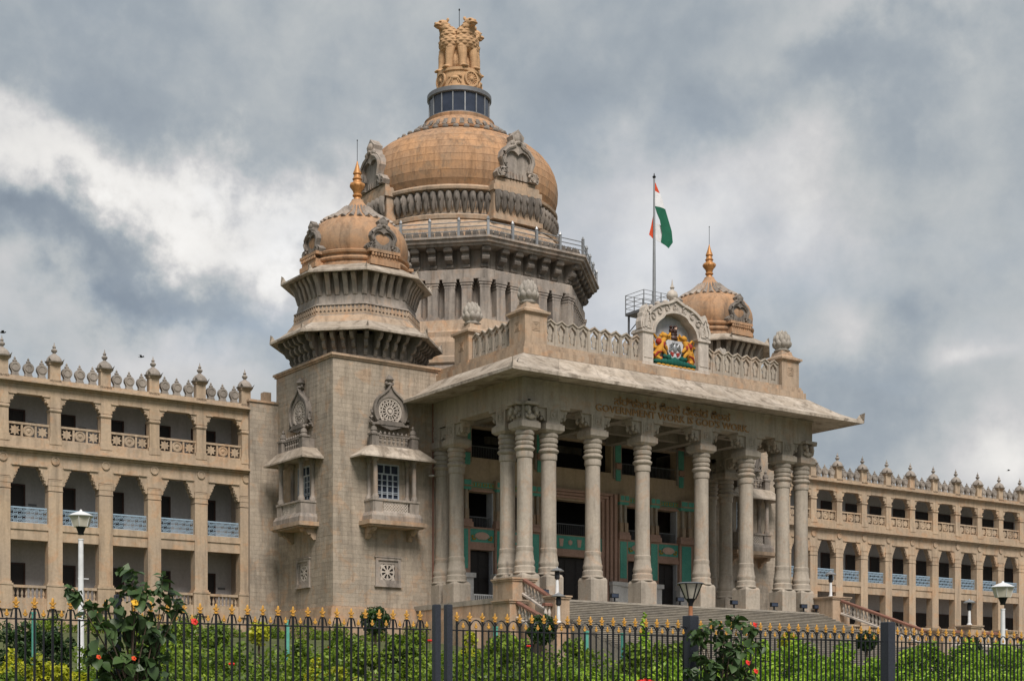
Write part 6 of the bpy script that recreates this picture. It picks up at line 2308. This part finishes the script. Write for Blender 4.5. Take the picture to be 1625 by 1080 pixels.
yh = [(-48.8, -45.15, -7.59, 1.49, 0.5), (-48.87, -47.54, -7.7, 1.4, 0.47), (-48.75, -48.86, -7.76, 1.18, 0.46), (-48.71, -50.1, -7.82, 1.0, 0.42)]
t = thing('hedge', 'golden yellow clipped hedge sloping across the lower left garden', 'hedge', yh[0][:3])
for i, (x, y, z, h, r) in enumerate(yh):
    inst('hedge_clump', leaf_mesh('hedge_clump', clumpy(h, r, RS, 7), 1300, .09, 100 + i, M['leaf_yellow'], .5), t, (x - yh[0][0], y - yh[0][1], z - yh[0][2]))
yh = [(-42.31, -49.71, -7.8, 1.48, 0.46), (-42.31, -50.93, -7.86, 1.27, 0.45), (-42.35, -52.13, -7.92, 1.05, 0.44)]
t = thing('hedge', 'golden yellow low hedge in the garden before the near turret', 'hedge', yh[0][:3])
for i, (x, y, z, h, r) in enumerate(yh):
    inst('hedge_clump', leaf_mesh('hedge_clump', clumpy(h, r, RS, 7), 1100, .09, 110 + i, M['leaf_yellow'], .5), t, (x - yh[0][0], y - yh[0][1], z - yh[0][2]))
# the unbroken mass of low planting between and before them
low = [(-50.72, -47.47, -7.7, 1.11, 0.61), (-49.83, -46.87, -7.67, 1.07, 0.63), (-48.9, -46.3, -7.65, 1.02, 0.64), (-47.93, -45.76, -7.62, 0.98, 0.66), (-46.94, -45.24, -7.59, 0.93, 0.68), (-45.91, -44.73, -7.57, 0.88, 0.69),
       (-47.12, -50.0, -7.82, 1.22, 0.61), (-46.12, -49.48, -7.79, 1.17, 0.63), (-45.1, -48.97, -7.77, 1.13, 0.64), (-44.04, -48.5, -7.75, 1.09, 0.66), (-42.95, -48.04, -7.73, 1.04, 0.68), (-41.82, -47.61, -7.71, 1.0, 0.69),
       (-43.51, -52.53, -7.94, 1.32, 0.61), (-42.42, -52.08, -7.92, 1.28, 0.63), (-41.3, -51.64, -7.89, 1.24, 0.64), (-40.14, -51.24, -7.88, 1.2, 0.66), (-38.93, -50.81, -7.86, 1.16, 0.68), (-37.54, -50.19, -7.83, 1.41, 0.7),
       (-39.54, -54.53, -8.03, 1.42, 0.62), (-38.16, -53.91, -8.0, 1.38, 0.64), (-36.74, -53.32, -7.97, 1.34, 0.67), (-35.28, -52.76, -7.95, 1.3, 0.69), (-33.78, -52.22, -7.92, 1.25, 0.71), (-32.24, -51.72, -7.9, 1.52, 0.73),
       (-34.67, -55.76, -8.09, 1.51, 0.65), (-33.13, -55.24, -8.06, 1.48, 0.67), (-31.56, -54.76, -8.04, 1.44, 0.7), (-29.94, -54.31, -8.02, 1.4, 0.72), (-28.28, -53.89, -8.0, 1.36, 0.74), (-26.58, -53.49, -7.98, 1.64, 0.76),
       (-29.44, -57.23, -8.16, 1.62, 0.68), (-27.75, -56.82, -8.14, 1.58, 0.7), (-26.02, -56.45, -8.12, 1.55, 0.73), (-24.25, -56.11, -8.1, 1.51, 0.75), (-22.44, -55.79, -8.09, 1.8, 0.77), (-20.58, -55.51, -8.08, 1.77, 0.79)]
back = [(-45.29, -41.51, -7.42, 1.83, 0.74), (-44.21, -45.93, -7.63, 1.84, 1.04), (-43.14, -46.68, -7.66, 1.87, 0.87), (-43.12, -49.14, -7.78, 1.65, 0.66), (-36.38, -46.55, -7.66, 2.0, 0.57), (-36.23, -47.87, -7.72, 1.87, 0.65),
        (-33.58, -48.52, -7.75, 1.95, 0.76), (-32.33, -49.39, -7.79, 2.0, 0.76), (-40.6, -44.0, -7.5, 1.7, .9), (-35.2, -44.8, -7.6, 1.9, .8), (-31.8, -47.2, -7.7, 1.9, .7), (-40.5, -47.0, -7.65, 1.7, .8)]
far_row = [(-31 + 1.05 * k, 7.5 + .8 * math.sin(k * 1.7), -3.05, 1.0 + .35 * math.sin(k * 2.3), .85) for k in range(32)]
cl = []
for (x, y, z, h, r) in low[:24] + back + far_row:
    for c in clumpy(h * RS.uniform(.85, 1.1), r * 1.15, RS, 6):
        cl.append((c[0] + x, c[1] + y, c[2] + z) + c[3:])
inst('shrubbery', leaf_mesh('shrubbery', cl, 52000, .09, 130, M['leaf_mid'], .3), None)['kind'] = 'stuff'
cl = []
for (x, y, z, h, r) in low[20:] + [(-26.62, -48.52, -7.75, 2.1, 0.83), (-22.56, -51.37, -7.88, 2.1, 0.83), (-14.18, -52.37, -7.93, 2.7, 0.89), (-19.0, -52.6, -7.95, 2.2, .9), (-24.5, -50.0, -7.8, 2.0, .8), (-17.5, -52.5, -7.9, 2.4, .9)]:
    for c in clumpy(h * RS.uniform(.85, 1.1), r * 1.15, RS, 6):
        cl.append((c[0] + x, c[1] + y, c[2] + z) + c[3:])
inst('bright_shrubbery', leaf_mesh('bright_shrubbery', cl, 38000, .09, 131, M['leaf_bright'], .3), None)['kind'] = 'stuff'
# scattered blooms in the beds
rg = random.Random(5)
for i, (x, y, z, lab) in enumerate([(-38.9, -44.2, -5.82, 'red bloom in the bed before the near turret corner'), (-36.2, -45.6, -5.60, 'red bloom left of the paired gate posts'), (-33.4, -46.9, -5.75, 'red bloom right of the paired gate posts'),
                                    (-45.0, -50.4, -6.6, 'pink bloom at the lower left beside the yellow hedge')]):
    t = thing('bloom', lab, 'flower', (x, y, z), 'blooms in the garden beds')
    mb = MB()
    for k in range(6):
        a = 2 * PI * k / 6
        mb.ell((.05 * math.cos(a), .05 * math.sin(a), .03), (.04, .04, .035), 6, 4)
    mb.build('petals', M['petal'], t)
    MB().tube([(0, 0, 0), (.01, 0, -.7)], .012, 5).build('stem', M['leaf_mid'], t)

# ------------------------------------------------------------------ green stakes and tall garden lamps
sk = [(-45.81, -37.48, -7.24, 2.62), (-38.37, -40.26, -7.36, 2.61), (-32.78, -44.19, -7.55, 2.59), (-29.11, -44.32, -7.55, 2.55), (-28.09, -45.04, -7.59, 2.52)]
sl = ['leftmost green painted stake, before the dark shrub', 'green painted stake before the near turret plinth', 'green painted stake left of the stair pedestals', 'green painted stake before the stairs, left of the cone shrub', 'green painted stake nearest the gate lamp']
for (x, y, z, h), lab in zip(sk, sl):
    t = thing('garden_stake', lab, 'stake', (x, y, z), 'green painted stakes in the garden')
    MB().box(-.055, -.055, 0, .055, .055, h - .06).build('post', M['green'], t, smooth=0)
    MB().box(-.065, -.065, h - .06, .065, .065, h).build('cap', M['green'], t, smooth=0)


def tall_lamp(label, x, y, z, h, r):
    t = thing('garden_lamp', label, 'lamp', (x, y, z), 'tall white garden lamps')
    MB().lathe([(.17, 0), (.17, .5), (.12, .6), (.095, h * .55), (.085, h - 1.05 * r * 2.5), (.10, h - r * 2.6), (.10, h - r * 2.5)], 14).build('post', M['lampwhite'], t)
    MB().box(-.10, -.02, h * .62, .27, .02, h * .62 + .03).build('cross_arm', M['lampwhite'], t, smooth=0)
    b = h - r * 2.15
    MB().lathe([(.10, b), (.12, b + .05), (r * .22, b + r * .12), (r * .40, b + r * .60), (r * .42, b + r * .66)], 16).build('lamp_base', M['iron'], t)
    MB().lathe([(r * .66, b + r * .66), (r * .93, b + r * 1.50), (r * .94, b + r * 1.54)], 6).build('glass', M['lampglass'], t, smooth=20)
    rb_ = MB()
    for k in range(6):
        a = 2 * PI * k / 6
        rb_.tube([(r * .68 * math.cos(a), r * .68 * math.sin(a), b + r * .66), (r * .95 * math.cos(a), r * .95 * math.sin(a), b + r * 1.53)], .012, 4)
    rb_.build('frame', M['lampwhite'], t)
    MB().lathe([(r * 1.02, b + r * 1.53), (r * 1.06, b + r * 1.60), (r * .70, b + r * 1.80), (r * .28, b + r * 1.96), (r * .14, b + r * 2.0), (r * .10, b + r * 2.1), (.02, b + r * 2.15)], 20).build('lamp_cap', M['lampwhite'], t)
    return t


tall_lamp('tall white garden lamp before the left wing with hexagonal glass lantern', -43.22, -34.41, -7.1, 6.23, .40)
tall_lamp('tall white garden lamp at the far right before the right wing', -9.1, -46.16, -7.64, 5.19, .45)

# ------------------------------------------------------------------ street fence
FY = -60.4


def rail_z(x):
    return -6.24 + .0085 * (x + 53.66)


wl = thing('fence_wall', 'low stone wall carrying the black street fence', 'wall', (-40, FY, -9.3))
MB().box(-25, -.2, 0, 35, .2, 1.35).build('wall', M['wing_grey'], wl, smooth=0)
MB().box(-25, -.26, 1.35, 35, .26, 1.47).build('coping', M['wing_grey'], wl, smooth=0)
gfm = MB()
gfm.ell((0, 0, .125), (.026, .018, .062), 8, 6)
for s in (-1, 1):
    gfm.tube([(0, 0, .045), (s * .022, 0, .085), (s * .047, 0, .10), (s * .055, 0, .082)], [.012, .018, .017, .010], 6)
    gfm.ell((s * .030, 0, .030), (.018, .014, .014), 6, 4)
gfm.lathe([(.016, 0), (.030, .008), (.030, .022), (.018, .03), (.018, .05), (.034, .056), (.034, .070), (.02, .076)], 8)
gf = gfm.mesh('finial', M['gilt'], 50)
gsm = MB()
gsm.ell((0, 0, .085), (.020, .015, .055), 7, 5).ell((0, 0, .04), (.030, .02, .022), 7, 5)
for s in (-1, 1):
    gsm.ell((s * .026, 0, .062), (.014, .012, .022), 6, 4)
gs = gsm.mesh('spear', M['gilt'], 50)
bar_major = MB().box(-.0165, -.0165, 0, .0165, .0165, 2.0).mesh('bar', M['iron'], 0)
bar_minor = MB().box(-.0125, -.0125, 0, .0125, .0125, 1.80).mesh('bar', M['iron'], 0)
hm = MB()
hm.tube([(-.085, 0, 0.02), (-.070, 0, .10), (-.048, 0, .165), (0, 0, .172), (.048, 0, .165), (.070, 0, .10), (.085, 0, .02)], .0135, 6)
hoop_a = hm.mesh('hoop', M['iron'], 40)
hm = MB()
hm.tube([(-.150, 0, .165), (-.125, 0, .10), (-.105, 0, .145), (-.06, 0, .195), (0, 0, .212), (.06, 0, .195), (.105, 0, .145), (.125, 0, .10), (.150, 0, .165)], .0135, 6)
hoop_b = hm.mesh('hoop', M['iron'], 40)
gk = 0


def fence(label, xa, xb, arched, phase):
    global gk
    t = thing('street_fence', label, 'fence', (xa, FY, rail_z(xa) - 1.78), 'black and gold street fence panels')
    oz = rail_z(xa) - 1.78
    dz_ = rail_z(xb) - rail_z(xa)
    L = xb - xa
    for hz in (1.78, .12):
        vs = []
        for q, z in ((0, 0), (L, dz_)):
            vs += [(q, -.02, hz + z - .012), (q, .02, hz + z - .012), (q, .02, hz + z + .012), (q, -.02, hz + z + .012)]
        MB().add(vs, [(0, 1, 5, 4), (1, 2, 6, 5), (2, 3, 7, 6), (3, 0, 4, 7), (3, 2, 1, 0), (4, 5, 6, 7)]).build('rail', M['iron'], t, smooth=0)
    x = phase
    first = True
    while x < L - .03:
        z = dz_ * x / L
        if x > .03:
            b = inst('bar', bar_major, t, (x, 0, z - .03))
            inst('finial', gf, b, (0, 0, 1.985))
            if not arched:
                inst('hoop', hoop_a, t, (x, 0, 1.78 + z))
        xm = x + .15
        if xm < L - .03:
            z = dz_ * xm / L
            b = inst('bar', bar_minor, t, (xm, 0, z))
            inst('spear', gs, b, (0, 0, 1.80))
            if arched and xm > .1:
                inst('hoop', hoop_b, t, (xm, 0, 1.78 + z))
        x += .3015
    return t


fence('leftmost black fence panel with gilded finials, left of the broad leaved plant', -57.0, -51.78, False, .28)
fence('black fence panel with gilded finials between the thin post and the paired posts', -51.6, -45.43, False, .20)
fence('black fence panel with arched hoops between the paired posts and the gate lamp', -44.93, -38.92, True, .10)
fence('black fence panel with arched hoops between the gate lamp and the rightmost post', -38.56, -32.55, True, .12)
fence('rightmost black fence panel with arched hoops and gilded finials', -32.18, -22.0, True, .16)


def gate_post(label, x, w_, zt):
    t = thing('fence_post', label, 'post', (x, FY, -9.25), 'black granite fence posts')
    h = zt + 9.25
    MB().box(-w_ / 2, -w_ / 2, 0, w_ / 2, w_ / 2, h - .02).build('shaft', M['gate'], t, smooth=0)
    a = w_ / 2
    MB().add([(-a, -a, h - .018), (a, -a, h - .018), (a, a, h - .018), (-a, a, h - .018), (-a * .9, -a * .9, h), (a * .9, -a * .9, h), (a * .9, a * .9, h), (-a * .9, a * .9, h)],
             [(0, 3, 2, 1), (0, 1, 5, 4), (1, 2, 6, 5), (2, 3, 7, 6), (3, 0, 4, 7), (4, 5, 6, 7)]).build('cap', M['gate'], t, smooth=0)
    return t


gate_post('thin black fence post half hidden behind the left broad leaved plant', -51.69, .10, -5.77)
gate_post('left one of the two paired black granite posts', -45.30, .125, -5.68)
gate_post('right one of the two paired black granite posts', -45.03, .125, -5.67)
gate_post('thick black granite post carrying the copper stemmed lamp', -38.74, .25, -5.66)
gate_post('thick black granite post at the right, without a lamp', -32.37, .25, -5.585)
t = thing('gate_lamp', 'dark conical lantern on a short copper stem atop a black granite post', 'lamp', (-38.74, FY, -5.66))
MB().lathe([(.055, 0), (.05, .02), (.045, .20), (.045, .22)], 10).build('stem', M['copper'], t)
MB().lathe([(.05, .21), (.055, .27), (.115, .37)], 12).build('holder', M['iron'], t)
MB().lathe([(.095, .365), (.235, .685)], 16, cap=False).build('glass', M['lampglass'], t, smooth=50)
rb_ = MB()
for k in range(6):
    a = 2 * PI * k / 6 + .4
    rb_.tube([(.11 * math.cos(a), .11 * math.sin(a), .36), (.245 * math.cos(a), .245 * math.sin(a), .69)], .014, 5)
rb_.build('rib', M['iron'], t)
MB().lathe([(.30, .688), (.305, .70), (.26, .72), (.05, .735)], 24).build('lid', M['darksteel'], t)

# ------------------------------------------------------------------ broad-leaved flowering plants before the fence
leaf_vars = []
for k in range(4):
    mb = MB()
    ln_ = .17 + .02 * k
    prof = [(0, 0), (.30, .10), (.44, .32), (.36, .62), (.16, .86), (0, 1.0)]
    vs = []
    for wq, lq in prof:
        droop = -.22 * lq * lq * ln_
        for s in (-1, 0, 1):
            vs.append((s * wq * ln_, lq * ln_, droop + abs(s) * wq * ln_ * (.28 + .05 * k)))
    fs = []
    for i in range(len(prof) - 1):
        for j in range(2):
            fs.append((i * 3 + j, i * 3 + j + 1, (i + 1) * 3 + j + 1, (i + 1) * 3 + j))
    mb.add(vs, fs)
    leaf_vars.append(mb.mesh('leaf', M['leaf_big'], 60))
flower_me = MB()
for k in range(5):
    a = 2 * PI * k / 5
    flower_me.ell((.045 * math.cos(a), .045 * math.sin(a), .02), (.045, .045, .018), 8, 5)
flower_me.tube([(0, 0, 0), (.01, 0, .10)], [.012, .016], 6)
flower_m = flower_me.mesh('flower', M['petal'], 50)


def broad_plant(label, base, tips, per, flowers, depth=.35):
    rnd = random.Random(label)
    t = thing('flowering_plant', label, 'plant', base)
    bx, by, bz = base
    root = (bx, by, bz + 1.7)
    MB().tube([(0, 0, 0), (.03, .02, .9), (0, 0, 1.7)], [.05, .045, .04], 8).build('trunk', M['bark'], t)
    for (tx_, tz_) in tips:
        y = rnd.uniform(-depth, depth * .55)
        tip_ = Vector((tx_ - bx, y, tz_ - bz))
        st_ = Vector((0, 0, rnd.uniform(1.3, 1.7)))
        mid_ = st_.lerp(tip_, .5) + Vector((rnd.uniform(-.1, .1), rnd.uniform(-.1, .1), -.05))
        MB().tube([st_, mid_, tip_], [.022, .014, .007], 5).build('branch', M['bark'], t)
        for k in range(per):
            f = rnd.uniform(.45, 1.02) if k > 3 else 1.0
            p = mid_.lerp(tip_, (f - .45) / .57)
            o = inst('leaf', rnd.choice(leaf_vars), t, p + Vector((rnd.uniform(-.06, .06), rnd.uniform(-.06, .06), rnd.uniform(-.06, .06))))
            s = rnd.uniform(.75, 1.3)
            o.scale = (s, s, s)
            o.rotation_euler = (rnd.uniform(-1.25, .15), rnd.uniform(-.5, .5), rnd.uniform(0, 2 * PI))
    cl_ = [(tx_ - bx, rnd.uniform(-.15, .25), tz_ - bz, .16, .16, .13) for (tx_, tz_) in tips]
    inst('foliage', leaf_mesh('foliage', cl_, 300, .14, len(tips), M['leaf_big'], .5, 1.2), t)['kind'] = 'stuff'
    for (fx, fz, mt) in flowers:
        o = inst('flower', flower_m, t, (fx - bx, -.42, fz - bz))
        o.rotation_euler = (1.1, rnd.uniform(-.4, .4), 0)
        o.scale = (.75, .75, .75)
        if mt == 'saffron':
            o.scale = (.5, .5, .5)
        if mt:
            o.data = flower_m.copy()
            o.data.materials[0] = M[mt]
    return t


TA = [(-52.72, -5.81), (-52.36, -6.07), (-51.77, -5.46), (-51.55, -5.68), (-51.22, -5.56), (-50.88, -5.96), (-51.39, -5.88), (-51.93, -6.01), (-51.05, -6.34), (-52.25, -6.33), (-52.36, -6.85), (-52.04, -6.74), (-51.5, -6.78),
      (-51.22, -6.82), (-51.71, -7.04), (-52.14, -7.1), (-51.28, -7.19), (-51.82, -6.42), (-51.55, -6.25), (-51.77, -5.74), (-51.08, -5.74), (-51.66, -7.3), (-52.25, -7.31), (-51.39, -6.51), (-51.93, -6.89)]
TB = [(-38.92, -6.02), (-38.56, -5.88), (-38.19, -5.8), (-37.82, -5.92), (-37.53, -6.26), (-39.11, -6.16), (-38.38, -6.14), (-38.0, -6.41), (-39.28, -6.64), (-38.92, -6.77), (-38.38, -6.62), (-38.1, -6.82), (-39.46, -6.91),
      (-38.74, -7.03), (-37.82, -6.95), (-38.56, -6.42), (-39.2, -7.11), (-38.38, -7.16)]
broad_plant('tall broad leaved plant with one red flower before the left part of the fence', (-51.62, -61.1, -9.2), TA, 11, [(-50.79, -6.26, None), (-52.43, -6.88, 'saffron'), (-51.84, -6.89, 'saffron'), (-51.82, -5.98, 'yellowflower')])
broad_plant('broad leaved bush with three red flowers at the foot of the gate lamp', (-38.55, -61.1, -9.2), TB, 12, [(-37.91, -5.89, None), (-38.12, -6.71, None), (-37.88, -6.89, None)])
t = thing('red_flower_head', 'large round red flower head at the bottom edge before the fence', 'flower', (-40.87, -61.4, -9.2))
MB().tube([(0, 0, 0), (.02, 0, 2.0)], .015, 6).build('stem', M['leaf_big'], t)
inst('petals', leaf_mesh('petals', [(0, 0, 2.02, .20, .20, .10)], 260, .05, 300, M['petal'], .5, 1.1), t)

# ------------------------------------------------------------------ birds
def bird(label, x, y, z, s, rot, flying=True):
    t = thing('bird', label, 'bird', (x, y, z), 'small dark birds', rot)
    MB().ell((0, 0, 0), (.05 * s, .15 * s, .05 * s), 8, 6).ell((0, -.16 * s, .03 * s), (.035 * s, .045 * s, .035 * s), 7, 5).ell((0, .19 * s, 0), (.04 * s, .09 * s, .012 * s), 6, 4).build('body', M['bird'], t)
    for k in (-1, 1):
        if flying:
            mb = MB().add([(0, -.07 * s, .02 * s), (k * .16 * s, -.10 * s, .10 * s), (k * .34 * s, .02 * s, .04 * s), (k * .15 * s, .06 * s, .08 * s), (0, .07 * s, .02 * s)], [(0, 1, 2, 3, 4) if k > 0 else (4, 3, 2, 1, 0)])
            mb.add([(0, -.07 * s, .012 * s), (k * .16 * s, -.10 * s, .092 * s), (k * .34 * s, .02 * s, .036 * s), (k * .15 * s, .06 * s, .072 * s), (0, .07 * s, .012 * s)], [(4, 3, 2, 1, 0) if k > 0 else (0, 1, 2, 3, 4)])
        else:
            mb = MB().ell((k * .045 * s, .05 * s, .01 * s), (.016 * s, .15 * s, .045 * s), 6, 5)
        mb.build('wing', M['bird'], t, smooth=0)


bird('small dark bird flying above the left wing parapet', -34.757, -18.352, 8.51, .7, .6)
bird('dark bird at the upper left edge above the first finial', -39.95, -14.6, 9.65, .8, 1.2)
bird('tiny dark bird flying near the white cloud at far right', 39.9, -9.7, 11.2, .7, .3)
bird('black bird perched on the corner column capital', -.35, -1.0, 13.46, 1.6, 2.6, False)
